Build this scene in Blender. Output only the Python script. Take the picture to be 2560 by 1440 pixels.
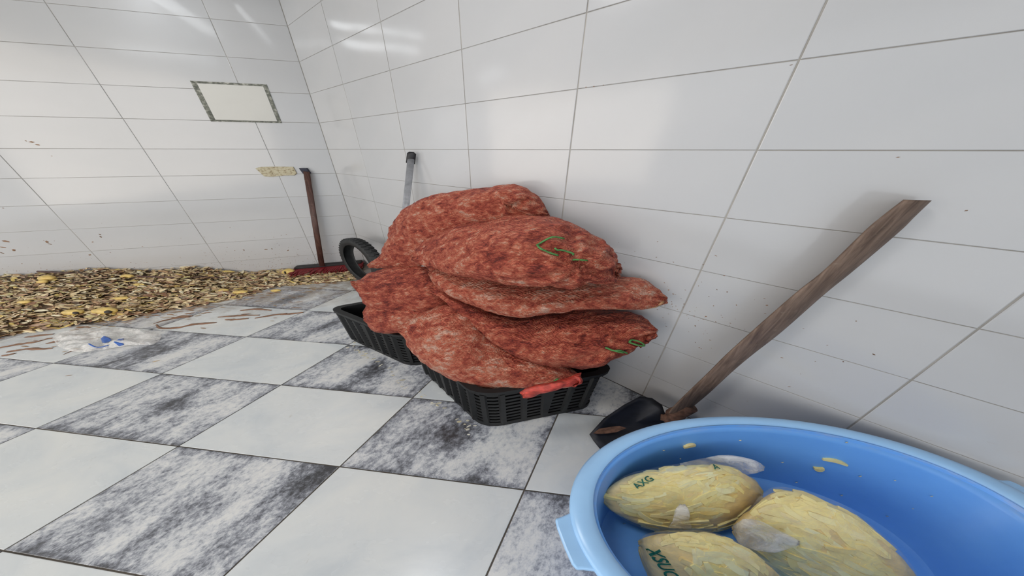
import bpy, bmesh, math, random
import numpy as np
from mathutils import Vector, Matrix, noise
from mathutils.bvhtree import BVHTree

for o in list(bpy.data.objects): bpy.data.objects.remove(o)
SC = bpy.context.scene
COL = SC.collection
random.seed(7); RNG = np.random.default_rng(11)
W = 2.37            # X widening to match a horizontally stretched image: round things become ovals in plan

# ------------------------------------------------------------------ camera
EYE = 1.4519
cam_d = bpy.data.cameras.new('camera'); cam = bpy.data.objects.new('camera', cam_d); COL.objects.link(cam)
cam_d.sensor_width = 36; cam_d.sensor_fit = 'HORIZONTAL'
cam_d.lens = 589.2/2560*36; cam_d.shift_x = 15.16/2560
cam_d.clip_start = .02
cam.location = (0, 0, EYE)
cam.matrix_world = Matrix.Translation((0, 0, EYE)) @ Matrix.Rotation(math.pi/2-.5309, 4, 'X') @ Matrix.Rotation(.0021, 4, 'Z')
SC.camera = cam

# ------------------------------------------------------------------ world, lights, exposure
SC.view_settings.view_transform = 'Standard'; SC.view_settings.look = 'None'
SC.view_settings.gamma = 1; SC.view_settings.use_curve_mapping = False
SC.view_settings.exposure = 0.16
wd = bpy.data.worlds.new('world'); SC.world = wd; wd.use_nodes = True
wd.node_tree.nodes['Background'].inputs[0].default_value = (.90, .95, 1.0, 1)
wd.node_tree.nodes['Background'].inputs[1].default_value = 1.38
def area(name, loc, to, sx, sy, power, col):
    l = bpy.data.lights.new(name, 'AREA'); l.shape = 'RECTANGLE'; l.size = sx; l.size_y = sy; l.energy = power; l.color = col
    o = bpy.data.objects.new(name, l); COL.objects.link(o); o.location = loc
    o.rotation_euler = (Vector(to)-Vector(loc)).to_track_quat('-Z', 'Y').to_euler(); return o
area('window_daylight', (-5.2, -2.0, 1.7), (.4, 1.2, .5), 4.6, 2.2, 72, (1.0, .88, .74))
area('added_overhead_fill', (-.80, .36, 2.72), (-.6, .7, 0), .5, .32, 15, (1.0, .99, .98))  # added fill above the frame, brightens floor and sacks from overhead

# ------------------------------------------------------------------ helpers
def nodes(name):
    m = bpy.data.materials.new(name); m.use_nodes = True
    nt = m.node_tree; b = nt.nodes['Principled BSDF']
    return m, nt, b
def N(nt, kind, **kw):
    n = nt.nodes.new(kind)
    for k, v in kw.items():
        if k.startswith('i_'): n.inputs[k[2:].replace('_', ' ')].default_value = v
        else: setattr(n, k, v)
    return n
def L(nt, a, b): nt.links.new(a, b)
def ramp(nt, stops, fac=None):
    r = nt.nodes.new('ShaderNodeValToRGB'); e = r.color_ramp.elements
    while len(e) > 1: e.remove(e[-1])
    e[0].position = stops[0][0]; e[0].color = (*stops[0][1], 1)
    for p, c in stops[1:]:
        x = e.new(p); x.color = (*c, 1)
    if fac is not None: L(nt, fac, r.inputs[0])
    return r
def mapped(nt, scale, coord='Object', rot=(0, 0, 0)):
    t = nt.nodes.new('ShaderNodeTexCoord'); mp = nt.nodes.new('ShaderNodeMapping')
    mp.inputs['Scale'].default_value = scale; mp.inputs['Rotation'].default_value = rot
    L(nt, t.outputs[coord], mp.inputs[0]); return mp.outputs[0]
def noise_t(nt, vec, scale, detail=4, rough=.55, dist=0):
    n = N(nt, 'ShaderNodeTexNoise'); n.inputs['Scale'].default_value = scale; n.inputs['Detail'].default_value = detail
    n.inputs['Roughness'].default_value = rough; n.inputs['Distortion'].default_value = dist
    L(nt, vec, n.inputs['Vector']); return n.outputs['Fac']
def mix(nt, fac, a, b, mode='MIX'):
    m = N(nt, 'ShaderNodeMix', data_type='RGBA', blend_type=mode)
    for sock, v in ((m.inputs[0], fac), (m.inputs[6], a), (m.inputs[7], b)):
        if hasattr(v, 'is_output') or isinstance(v, bpy.types.NodeSocket): L(nt, v, sock)
        elif isinstance(v, (int, float)): sock.default_value = v
        else: sock.default_value = (*v, 1)
    return m.outputs[2]
def math_n(nt, op, a, b=0.0, clamp=False):
    m = N(nt, 'ShaderNodeMath', operation=op, use_clamp=clamp)
    for i, v in enumerate((a, b)):
        if isinstance(v, bpy.types.NodeSocket): L(nt, v, m.inputs[i])
        else: m.inputs[i].default_value = v
    return m.outputs[0]
def bump(nt, b, h, strength=.3, dist=.01):
    n = N(nt, 'ShaderNodeBump'); n.inputs['Strength'].default_value = strength; n.inputs['Distance'].default_value = dist
    L(nt, h, n.inputs['Height']); L(nt, n.outputs[0], b.inputs['Normal'])
def simple(name, col, rough=.5, metal=0, var=.0, scale=20, bs=0, stretch=(1/W, 1, 1)):
    m, nt, b = nodes(name)
    b.inputs['Roughness'].default_value = rough; b.inputs['Metallic'].default_value = metal
    v = mapped(nt, stretch); f = noise_t(nt, v, scale, 5)
    r = ramp(nt, [(.3, tuple(c*(1-var) for c in col)), (.7, tuple(min(1, c*(1+var)) for c in col))], f)
    L(nt, r.outputs[0], b.inputs['Base Color'])
    if bs: bump(nt, b, f, bs, .004)
    return m

def link(name, me, m=None, parent=None, loc=None, smooth=False):
    o = bpy.data.objects.new(name, me); COL.objects.link(o)
    if m is not None and not me.materials: me.materials.append(m)
    if parent is not None: o.parent = parent
    if loc is not None: o.location = loc
    if smooth: me.polygons.foreach_set('use_smooth', [True]*len(me.polygons))
    return o
def mesh(name, vs, fs):
    me = bpy.data.meshes.new(name); me.from_pydata([tuple(v) for v in vs], [], fs); me.update(); return me
def tag(o, label=None, cat=None, group=None, kind=None):
    if label: o['label'] = label
    if cat: o['category'] = cat
    if group: o['group'] = group
    if kind: o['kind'] = kind
    return o
def root(name, loc, label, cat, group=None, kind=None):
    o = bpy.data.objects.new(name, None); COL.objects.link(o); o.location = loc; o.empty_display_size = .1
    return tag(o, label, cat, group, kind)
def local(vs, loc):
    l = Vector(loc); return [Vector(v)-l for v in vs]
def box_vf(x0, x1, y0, y1, z0, z1, base=0):
    vs = [(x, y, z) for z in (z0, z1) for y in (y0, y1) for x in (x0, x1)]
    fs = [(0, 2, 3, 1), (4, 5, 7, 6), (0, 1, 5, 4), (1, 3, 7, 5), (3, 2, 6, 7), (2, 0, 4, 6)]
    return vs, [tuple(i+base for i in f) for f in fs]
class MB:
    def __init__(s): s.v = []; s.f = []
    def add(s, vs, fs):
        b = len(s.v); s.v += [tuple(v) for v in vs]; s.f += [tuple(i+b for i in f) for f in fs]; return s
    def box(s, *a): vs, fs = box_vf(*a); return s.add(vs, fs)
    def tf(s, fn): s.v = [tuple(fn(Vector(v))) for v in s.v]; return s
    def build(s, name, m, parent=None, loc=None, smooth=False, bevel=0):
        o = link(name, mesh(name, s.v, s.f), m, parent, loc, smooth)
        if bevel:
            md = o.modifiers.new('bevel', 'BEVEL'); md.width = bevel; md.segments = 2; md.limit_method = 'ANGLE'
        return o
def catmull(P, n):
    P = [np.array(p, float) for p in P]; P = [2*P[0]-P[1]]+P+[2*P[-1]-P[-2]]
    out = []
    for i in range(1, len(P)-2):
        for k in range(n):
            t = k/n; a, b, c, d = P[i-1:i+3]
            out.append(.5*((2*b)+(-a+c)*t+(2*a-5*b+4*c-d)*t*t+(-a+3*b-3*c+d)*t**3))
    out.append(P[-2]); return out
def loft(rows, nseg=8, nphi=40, power=1.0):
    """closed skin through oval sections: row = centre(3), half axis 1(3), half axis 2(3)"""
    R = catmull(rows, nseg); vs = []; fs = []
    for r in R:
        c, e1, e2 = r[:3], r[3:6], r[6:9]
        for k in range(nphi):
            a = 2*math.pi*k/nphi; ca, sa = math.cos(a), math.sin(a)
            if power != 1: ca = math.copysign(abs(ca)**power, ca); sa = math.copysign(abs(sa)**power, sa)
            vs.append(c+e1*ca+e2*sa)
    n = len(R)
    for i in range(n-1):
        for k in range(nphi):
            k2 = (k+1) % nphi
            fs.append((i*nphi+k, i*nphi+k2, (i+1)*nphi+k2, (i+1)*nphi+k))
    for end, i in ((0, 0), (1, n-1)):
        vs.append(R[i][:3]); c = len(vs)-1
        for k in range(nphi):
            k2 = (k+1) % nphi
            fs.append((c, i*nphi+k2, i*nphi+k) if end == 0 else (c, i*nphi+k, i*nphi+k2))
    return vs, fs, n
def fix_normals(me):
    bm = bmesh.new(); bm.from_mesh(me); bmesh.ops.recalc_face_normals(bm, faces=bm.faces); bm.to_mesh(me); bm.free(); me.update()
def tube_vf(path, r, nphi=8, wide=1.0, sub=4, caps=True):
    P = catmull(path, sub) if sub > 1 and len(path) > 2 else [np.array(p, float) for p in path]
    rows = []
    for i, p in enumerate(P):
        t = Vector(P[min(i+1, len(P)-1)]-P[max(i-1, 0)]).normalized()
        up = Vector((0, 0, 1)) if abs(t.z) < .9 else Vector((0, 1, 0))
        a = t.cross(up).normalized(); b = a.cross(t).normalized()
        rr = r[i*len(r)//len(P)] if isinstance(r, (list, tuple)) else r
        a = Vector((a.x*wide, a.y, a.z))*rr; b = Vector((b.x*wide, b.y, b.z))*rr
        rows.append(np.array([*p, *a, *b]))
    vs = []; fs = []
    for q in rows:
        for k in range(nphi):
            an = 2*math.pi*k/nphi; vs.append(q[:3]+q[3:6]*math.cos(an)+q[6:9]*math.sin(an))
    for i in range(len(rows)-1):
        for k in range(nphi):
            k2 = (k+1) % nphi; fs.append((i*nphi+k, i*nphi+k2, (i+1)*nphi+k2, (i+1)*nphi+k))
    if caps: fs.append(tuple(range(nphi-1, -1, -1))); fs.append(tuple((len(rows)-1)*nphi+k for k in range(nphi)))
    return vs, fs
def lathe(profile, n=96, wide=W):
    vs = []; fs = []; m = len(profile)
    for k in range(n):
        a = 2*math.pi*k/n
        for r, z in profile: vs.append((wide*r*math.cos(a), r*math.sin(a), z))
    for k in range(n):
        k2 = (k+1) % n
        for i in range(m-1): fs.append((k*m+i, k2*m+i, k2*m+i+1, k*m+i+1))
    return vs, fs

# ------------------------------------------------------------------ materials
def tile_wall_mat():
    m, nt, b = nodes('white_glazed_wall_tile')
    v = mapped(nt, (1/W, 1, 1)); f = noise_t(nt, v, 2.2, 3)
    r = ramp(nt, [(.3, (.505, .51, .52)), (.7, (.54, .54, .545))], f)
    f2 = noise_t(nt, v, 55, 3); g = ramp(nt, [(.66, (0, 0, 0)), (.72, (1, 1, 1))], f2)
    geo = N(nt, 'ShaderNodeNewGeometry'); sp = N(nt, 'ShaderNodeSeparateXYZ'); L(nt, geo.outputs['Position'], sp.inputs[0])
    low = N(nt, 'ShaderNodeMapRange'); low.inputs[1].default_value = .05; low.inputs[2].default_value = .75; low.inputs[3].default_value = 1; low.inputs[4].default_value = 0
    L(nt, sp.outputs[2], low.inputs[0])
    splash = math_n(nt, 'MULTIPLY', math_n(nt, 'MULTIPLY', g.outputs[0], low.outputs[0]), .45)
    dirty = mix(nt, splash, r.outputs[0], (.42, .33, .27))
    film = math_n(nt, 'MULTIPLY', math_n(nt, 'POWER', low.outputs[0], 1.5), .25)
    dirty = mix(nt, film, dirty, (.55, .50, .48))
    L(nt, dirty, b.inputs['Base Color'])
    b.inputs['Roughness'].default_value = .13; b.inputs['Specular IOR Level'].default_value = .5
    n3 = noise_t(nt, v, 3.0, 1); bump(nt, b, n3, .06, .02)
    return m
M_wall = tile_wall_mat()
M_grout_wall = simple('pale_wall_grout', (.36, .34, .31), .85, var=.2, scale=6)
M_grout_floor = simple('dark_floor_grout', (.10, .085, .07), .9, var=.4, scale=8)
def floor_mat(dark):
    m, nt, b = nodes('dark_streaked_floor_tile' if dark else 'pale_marbled_floor_tile')
    uv = N(nt, 'ShaderNodeUVMap'); uv.uv_map = 'tile'
    inf = N(nt, 'ShaderNodeObjectInfo')
    comb = N(nt, 'ShaderNodeVectorMath', operation='MULTIPLY_ADD')
    L(nt, uv.outputs[0], comb.inputs[0]); comb.inputs[1].default_value = (1, 1, 1)
    off = N(nt, 'ShaderNodeVectorMath', operation='SCALE'); off.inputs['Scale'].default_value = 37
    cx = N(nt, 'ShaderNodeCombineXYZ'); L(nt, inf.outputs['Random'], cx.inputs[0]); L(nt, inf.outputs['Random'], cx.inputs[1]); L(nt, inf.outputs['Random'], cx.inputs[2])
    L(nt, cx.outputs[0], off.inputs[0]); L(nt, off.outputs[0], comb.inputs[2])
    def uvn(scale, sc, det=4, ro=.55, dist=0):
        mp = N(nt, 'ShaderNodeMapping'); mp.inputs['Scale'].default_value = scale; L(nt, comb.outputs[0], mp.inputs[0])
        return noise_t(nt, mp.outputs[0], sc, det, ro, dist)
    sp = N(nt, 'ShaderNodeSeparateXYZ'); L(nt, uv.outputs[0], sp.inputs[0])
    geo = N(nt, 'ShaderNodeNewGeometry')
    if dark:
        u, v_ = sp.outputs[0], sp.outputs[1]
        band = uvn((2.6, .45, 1), 1.5, 2, .5, .5)                    # broad pale veins running along v
        cu = math_n(nt, 'ABSOLUTE', math_n(nt, 'SUBTRACT', u, .5)); cv = math_n(nt, 'ABSOLUTE', math_n(nt, 'SUBTRACT', v_, .5))
        # dark heart
        heart = math_n(nt, 'SUBTRACT', 1.0, math_n(nt, 'ADD', math_n(nt, 'MULTIPLY', cu, 4.2), math_n(nt, 'MULTIPLY', cv, 1.9)), True)
        edge = math_n(nt, 'POWER', math_n(nt, 'MULTIPLY', math_n(nt, 'MAXIMUM', math_n(nt, 'MULTIPLY', cu, .93), cv), 2.0), 9)
        spec = uvn((1.6, .8, 1), 22, 8, .78)
        mid = uvn((1.7, .6, 1), 3.4, 5, .65, .6)
        s = math_n(nt, 'ADD', math_n(nt, 'MULTIPLY', heart, .40), math_n(nt, 'MULTIPLY', edge, .42))
        s = math_n(nt, 'ADD', s, math_n(nt, 'MULTIPLY', math_n(nt, 'SUBTRACT', mid, .5), 1.1))
        s = math_n(nt, 'ADD', s, math_n(nt, 'MULTIPLY', math_n(nt, 'SUBTRACT', band, .5), 1.3))
        s = math_n(nt, 'ADD', s, math_n(nt, 'MULTIPLY', math_n(nt, 'SUBTRACT', spec, .5), 1.9))
        s = math_n(nt, 'ADD', s, .30)
        r = ramp(nt, [(.05, (.70, .70, .69)), (.28, (.56, .575, .60)), (.48, (.33, .345, .385)), (.68, (.15, .157, .18)), (.95, (.05, .05, .055))], s)
        col = r.outputs[0]; hgt = s
    else:
        a = uvn((1, .7, 1), 2.2, 5, .6, .6); r = ramp(nt, [(.3, (.56, .60, .63)), (.5, (.66, .685, .69)), (.72, (.73, .74, .72))], a)
        f = uvn((1.8, .6, 1), 9, 6, .7); g = ramp(nt, [(.66, (1, 1, 1)), (.78, (.72, .68, .62))], f)
        col = mix(nt, 1.0, r.outputs[0], g.outputs[0], 'MULTIPLY'); hgt = a
    # wet brown dirt near the peel heap: stains of their own
    mp = N(nt, 'ShaderNodeMapping'); mp.inputs['Scale'].default_value = (1/W, 1, 1); L(nt, geo.outputs['Position'], mp.inputs[0])
    dn = noise_t(nt, mp.outputs[0], 9, 7, .68, .4)
    sx = N(nt, 'ShaderNodeSeparateXYZ'); L(nt, geo.outputs['Position'], sx.inputs[0])
    dist = math_n(nt, 'SUBTRACT', math_n(nt, 'MULTIPLY', sx.outputs[1], .970), math_n(nt, 'MULTIPLY', sx.outputs[0], .241))   # towards the left wall
    near = N(nt, 'ShaderNodeMapRange'); near.inputs[1].default_value = 2.25; near.inputs[2].default_value = 2.85; L(nt, dist, near.inputs[0])
    d = math_n(nt, 'MULTIPLY', near.outputs[0], math_n(nt, 'MULTIPLY', math_n(nt, 'SUBTRACT', math_n(nt, 'ADD', dn, math_n(nt, 'MULTIPLY', near.outputs[0], .14)), .50), 5.0, True), True)
    col = mix(nt, math_n(nt, 'MULTIPLY', d, .72), col, (.24, .185, .13))
    L(nt, col, b.inputs['Base Color'])
    rr = uvn((1, 1, 1), 5, 3); rm = N(nt, 'ShaderNodeMapRange'); rm.inputs[3].default_value = .16; rm.inputs[4].default_value = .36; L(nt, rr, rm.inputs[0])
    L(nt, rm.outputs[0], b.inputs['Roughness'])
    bump(nt, b, hgt, .12 if dark else .08, .004)
    return m
M_dark = floor_mat(True); M_light = floor_mat(False)

def sack_mat():
    m, nt, b = nodes('red_net_sack')
    v = mapped(nt, (1/W, 1, 1))
    warp = N(nt, 'ShaderNodeTexNoise'); warp.inputs['Scale'].default_value = 16; warp.inputs['Detail'].default_value = 3; L(nt, v, warp.inputs['Vector'])
    wv = N(nt, 'ShaderNodeVectorMath', operation='MULTIPLY_ADD'); L(nt, warp.outputs['Color'], wv.inputs[0]); wv.inputs[1].default_value = (.06, .06, .06); L(nt, v, wv.inputs[2])
    vo = N(nt, 'ShaderNodeTexVoronoi', feature='SMOOTH_F1'); vo.inputs['Scale'].default_value = 40; vo.inputs['Smoothness'].default_value = .35; vo.inputs['Randomness'].default_value = 1; L(nt, wv.outputs[0], vo.inputs['Vector'])
    lump = math_n(nt, 'SUBTRACT', 1.0, math_n(nt, 'MULTIPLY', vo.outputs['Distance'], 1.35))
    big = noise_t(nt, v, 14, 4, .6, .3); mid = noise_t(nt, v, 42, 6, .72, .5)
    fine = noise_t(nt, mapped(nt, (1/W*.45, 1, 1)), 230, 3, .8)
    s = math_n(nt, 'ADD', math_n(nt, 'MULTIPLY', big, .45), math_n(nt, 'MULTIPLY', mid, .55))
    s = math_n(nt, 'ADD', math_n(nt, 'MULTIPLY', s, .72), math_n(nt, 'MULTIPLY', fine, .28))
    s = math_n(nt, 'ADD', s, math_n(nt, 'MULTIPLY', math_n(nt, 'SUBTRACT', lump, .42), .09))
    r = ramp(nt, [(.36, (.12, .022, .016)), (.42, (.36, .058, .036)), (.48, (.64, .145, .082)), (.54, (.84, .29, .165)), (.60, (.95, .62, .47))], s)
    oi = N(nt, 'ShaderNodeObjectInfo'); s_in = r.inputs[0].links[0].from_socket
    L(nt, math_n(nt, 'ADD', s_in, math_n(nt, 'MULTIPLY', math_n(nt, 'SUBTRACT', oi.outputs['Random'], .5), .055)), r.inputs[0])
    # knitted net threads
    w = N(nt, 'ShaderNodeTexWave', wave_type='BANDS', bands_direction='DIAGONAL'); w.inputs['Scale'].default_value = 62; w.inputs['Distortion'].default_value = 2.5; w.inputs['Detail'].default_value = 2
    L(nt, v, w.inputs['Vector'])
    w2 = N(nt, 'ShaderNodeTexWave', wave_type='BANDS', bands_direction='Z'); w2.inputs['Scale'].default_value = 78; w2.inputs['Distortion'].default_value = 3.5; w2.inputs['Detail'].default_value = 2
    L(nt, v, w2.inputs['Vector'])
    net = math_n(nt, 'MULTIPLY', w.outputs['Fac'], w2.outputs['Fac'])
    col = mix(nt, math_n(nt, 'MULTIPLY', net, .34), r.outputs[0], (.55, .08, .065))
    hole = ramp(nt, [(.02, (.45, .38, .38)), (.14, (1, 1, 1))], net)
    col = mix(nt, 1.0, col, hole.outputs[0], 'MULTIPLY')
    L(nt, col, b.inputs['Base Color']); b.inputs['Roughness'].default_value = .5
    b.inputs['Specular IOR Level'].default_value = .35
    h = math_n(nt, 'ADD', math_n(nt, 'ADD', math_n(nt, 'MULTIPLY', mid, .8), math_n(nt, 'MULTIPLY', lump, .38)), math_n(nt, 'MULTIPLY', net, .25))
    bump(nt, b, h, 1.0, .022)
    return m
M_sack = sack_mat()
M_neck = simple('bright_red_net', (.40, .045, .030), .5, var=.7, scale=60, bs=.7)
M_twine = simple('green_twine', (.06, .20, .05), .6, var=.45, scale=60, bs=.5)
M_black = simple('black_crate_plastic', (.003, .0033, .0036), .5, var=.5, scale=18, bs=.25)
M_tyre = simple('black_rubber', (.013, .014, .015), .62, var=.35, scale=30, bs=.3)
M_alu = simple('grey_aluminium', (.42, .43, .46), .32, metal=.55, var=.2, scale=40)
M_cap = simple('black_rubber_cap', (.012, .012, .016), .5, var=.3)
def wood_mat(name, c0, c1, c2, rot):
    m, nt, b = nodes(name)
    v = mapped(nt, (6, 6, .8), rot=rot); f = noise_t(nt, v, 9, 6, .65, .6)
    r = ramp(nt, [(.3, c0), (.5, c1), (.68, c2)], f)
    f2 = noise_t(nt, mapped(nt, (1/W, 1, 1)), 34, 5, .7); g = ramp(nt, [(.60, (0, 0, 0)), (.72, (1, 1, 1))], f2)
    col = mix(nt, math_n(nt, 'MULTIPLY', g.outputs[0], .35), r.outputs[0], (.34, .27, .20))
    L(nt, col, b.inputs['Base Color']); b.inputs['Roughness'].default_value = .55; bump(nt, b, f, .3, .004)
    return m
M_handle = wood_mat('weathered_handle_wood', (.075, .046, .032), (.155, .100, .072), (.24, .165, .12), (0, .35, 0))
M_brown = wood_mat('dark_brown_stick_wood', (.03, .010, .007), (.07, .028, .02), (.12, .05, .035), (0, 0, 0))
M_rust = simple('dark_rusty_iron', (.012, .013, .02), .5, metal=.3, var=.35, scale=25, bs=.3)
M_rustb = simple('brown_rust', (.13, .065, .042), .8, var=.6, scale=60, bs=.8)
M_redbroom = simple('dark_red_bristle', (.22, .012, .016), .55, var=.5, scale=80, bs=.4)
M_broomback = simple('black_broom_back', (.012, .010, .010), .6, var=.3)
M_navy = simple('navy_block', (.012, .013, .035), .55, var=.5, scale=60)
M_putty = None
def putty():
    m, nt, b = nodes('pitted_cream_putty')
    v = mapped(nt, (1/W, 1, 1)); f = noise_t(nt, v, 75, 4, .6)
    r = ramp(nt, [(.30, (.16, .11, .06)), (.42, (.45, .38, .25)), (.55, (.58, .53, .38))], f)
    L(nt, r.outputs[0], b.inputs['Base Color']); b.inputs['Roughness'].default_value = .85; bump(nt, b, f, .8, .01); return m
M_putty = putty()
M_panel = simple('cream_painted_panel', (.62, .61, .57), .45, var=.03, scale=4)
def grime():
    m, nt, b = nodes('grimy_green_grey_edge')
    v = mapped(nt, (1/W, 1, 1)); f = noise_t(nt, v, 50, 6, .7)
    r = ramp(nt, [(.36, (.09, .095, .08)), (.52, (.20, .205, .17)), (.66, (.55, .54, .48))], f)
    L(nt, r.outputs[0], b.inputs['Base Color']); b.inputs['Roughness'].default_value = .8; bump(nt, b, f, .6, .008); return m
M_grime = grime()
def tub_mat():
    m, nt, b = nodes('scuffed_blue_plastic')
    v = mapped(nt, (1/W, 1, 1)); f = noise_t(nt, v, 5, 5, .65)
    r = ramp(nt, [(.3, (.145, .40, .92)), (.7, (.18, .46, .97))], f)
    geo = N(nt, 'ShaderNodeNewGeometry'); sp = N(nt, 'ShaderNodeSeparateXYZ'); L(nt, geo.outputs['Position'], sp.inputs[0])
    sc = noise_t(nt, mapped(nt, (1/W, 1, 3)), 13, 7, .72); g = ramp(nt, [(.46, (0, 0, 0)), (.64, (1, 1, 1))], sc)
    up = N(nt, 'ShaderNodeMapRange'); up.inputs[1].default_value = .405; up.inputs[2].default_value = .44; L(nt, sp.outputs[2], up.inputs[0])
    wear = math_n(nt, 'MULTIPLY', math_n(nt, 'MULTIPLY', g.outputs[0], up.outputs[0]), .75)
    col = mix(nt, wear, r.outputs[0], (.36, .46, .66))
    L(nt, col, b.inputs['Base Color']); b.inputs['Roughness'].default_value = .38; bump(nt, b, f, .05, .01)
    b.inputs['Subsurface Weight'].default_value = .0
    return m
M_tub = tub_mat()
M_rim = simple('lit_pale_blue_rim', (.36, .62, .96), .30, var=.07, scale=9)  # rim paler than the basin: light from the left put into its colour
def attr_mat(name, rough, bs=.3):
    m, nt, b = nodes(name)
    a = N(nt, 'ShaderNodeVertexColor'); a.layer_name = 'tint'
    f = noise_t(nt, mapped(nt, (1/W, 1, 1)), 60, 4, .6); g = ramp(nt, [(.3, (.75, .72, .68)), (.65, (1.08, 1.08, 1.08))], f)
    L(nt, mix(nt, 1.0, a.outputs[0], g.outputs[0], 'MULTIPLY'), b.inputs['Base Color']); b.inputs['Roughness'].default_value = rough
    if bs: bump(nt, b, f, bs, .004)
    return m
M_peel = attr_mat('potato_peel', .55)
def fry_mat():
    m, nt, b = nodes('cut_potato')
    inf = N(nt, 'ShaderNodeObjectInfo'); r = ramp(nt, [(0, (.99, .78, .30)), (.4, (.99, .86, .40)), (.8, (.99, .93, .56)), (1, (.95, .74, .32))], inf.outputs['Random'])
    f = noise_t(nt, mapped(nt, (1, 1, 1)), 40, 3); g = ramp(nt, [(.25, (.86, .80, .72)), (.5, (1, 1, 1))], f)
    L(nt, mix(nt, 1.0, r.outputs[0], g.outputs[0], 'MULTIPLY'), b.inputs['Base Color']); b.inputs['Roughness'].default_value = .35
    b.inputs['Subsurface Weight'].default_value = .15; b.inputs['Subsurface Radius'].default_value = (.01, .007, .003); return m
M_fry = fry_mat()
M_fry2 = simple('cut_potato_filler', (.99, .80, .34), .4, var=.10, scale=35)
M_fries = simple('packed_cut_potato', (.86, .66, .30), .45, var=.18, scale=45, bs=.6)
def film_mat(name, milk, seed=0):
    m, nt, b = nodes(name); nt.nodes.remove(b); out = nt.nodes['Material Output']
    v = mapped(nt, (1/W, 1, 1)); f = noise_t(nt, v, 22, 5, .65, 1.2)
    tr = N(nt, 'ShaderNodeBsdfTransparent'); tr.inputs[0].default_value = (1, 1, 1, 1)
    df = N(nt, 'ShaderNodeBsdfDiffuse'); df.inputs[0].default_value = (.94, .92, .90, 1)
    gl = N(nt, 'ShaderNodeBsdfGlossy'); gl.inputs[0].default_value = (1, 1, 1, 1); gl.inputs['Roughness'].default_value = .08
    bp = N(nt, 'ShaderNodeBump'); bp.inputs['Strength'].default_value = 1.0; bp.inputs['Distance'].default_value = .045; L(nt, f, bp.inputs['Height'])
    L(nt, bp.outputs[0], gl.inputs['Normal'])
    mk = N(nt, 'ShaderNodeMapRange'); mk.inputs[1].default_value = .40; mk.inputs[2].default_value = .70; mk.inputs[3].default_value = milk*.25; mk.inputs[4].default_value = milk*1.6; L(nt, f, mk.inputs[0])
    m1 = N(nt, 'ShaderNodeMixShader'); L(nt, mk.outputs[0], m1.inputs[0]); L(nt, tr.outputs[0], m1.inputs[1]); L(nt, df.outputs[0], m1.inputs[2])
    lw = N(nt, 'ShaderNodeLayerWeight'); lw.inputs[0].default_value = .12; L(nt, bp.outputs[0], lw.inputs['Normal']); fr = N(nt, 'ShaderNodeMapRange'); fr.inputs[3].default_value = .035; fr.inputs[4].default_value = .26; L(nt, lw.outputs['Facing'], fr.inputs[0])
    m2 = N(nt, 'ShaderNodeMixShader'); L(nt, fr.outputs[0], m2.inputs[0]); L(nt, m1.outputs[0], m2.inputs[1]); L(nt, gl.outputs[0], m2.inputs[2])
    L(nt, m2.outputs[0], out.inputs[0]); return m
M_film = film_mat('clear_bag_film', .07); M_film2 = film_mat('milky_plastic_wrap', .42); M_film3 = film_mat('grubby_plastic_wrap', .42)
M_green = simple('green_bag_print', (.01, .13, .085), .5, var=.4, scale=90)
M_blue = simple('blue_wrap_print', (.015, .10, .42), .4, var=.4, scale=50)
M_yellow = simple('peeled_yellow_potato', (.66, .47, .14), .45, var=.28, scale=30, bs=.3)
M_eye = simple('black_rot_spot', (.03, .02, .012), .6, var=.3)
M_strip = simple('brown_peel_strip', (.24, .12, .065), .5, var=.4, scale=50)
M_fleck = simple('dried_brown_fleck', (.26, .15, .09), .7, var=.5, scale=9)
M_residue = simple('dried_starch', (.60, .59, .54), .8, var=.15, scale=40, bs=.5)
M_ceil = simple('white_ceiling_paint', (.78, .78, .76), .8, var=.03, scale=3)
M_case = simple('white_lamp_case', (.8, .8, .8), .4, var=.02)
def emit(name, col, s):
    m, nt, b = nodes(name); b.inputs['Base Color'].default_value = (.9, .9, .9, 1)
    b.inputs['Emission Color'].default_value = (*col, 1); b.inputs['Emission Strength'].default_value = s; return m
M_lamp = emit('lamp_diffuser_glow', (.93, .97, 1.0), 3.0)

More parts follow.
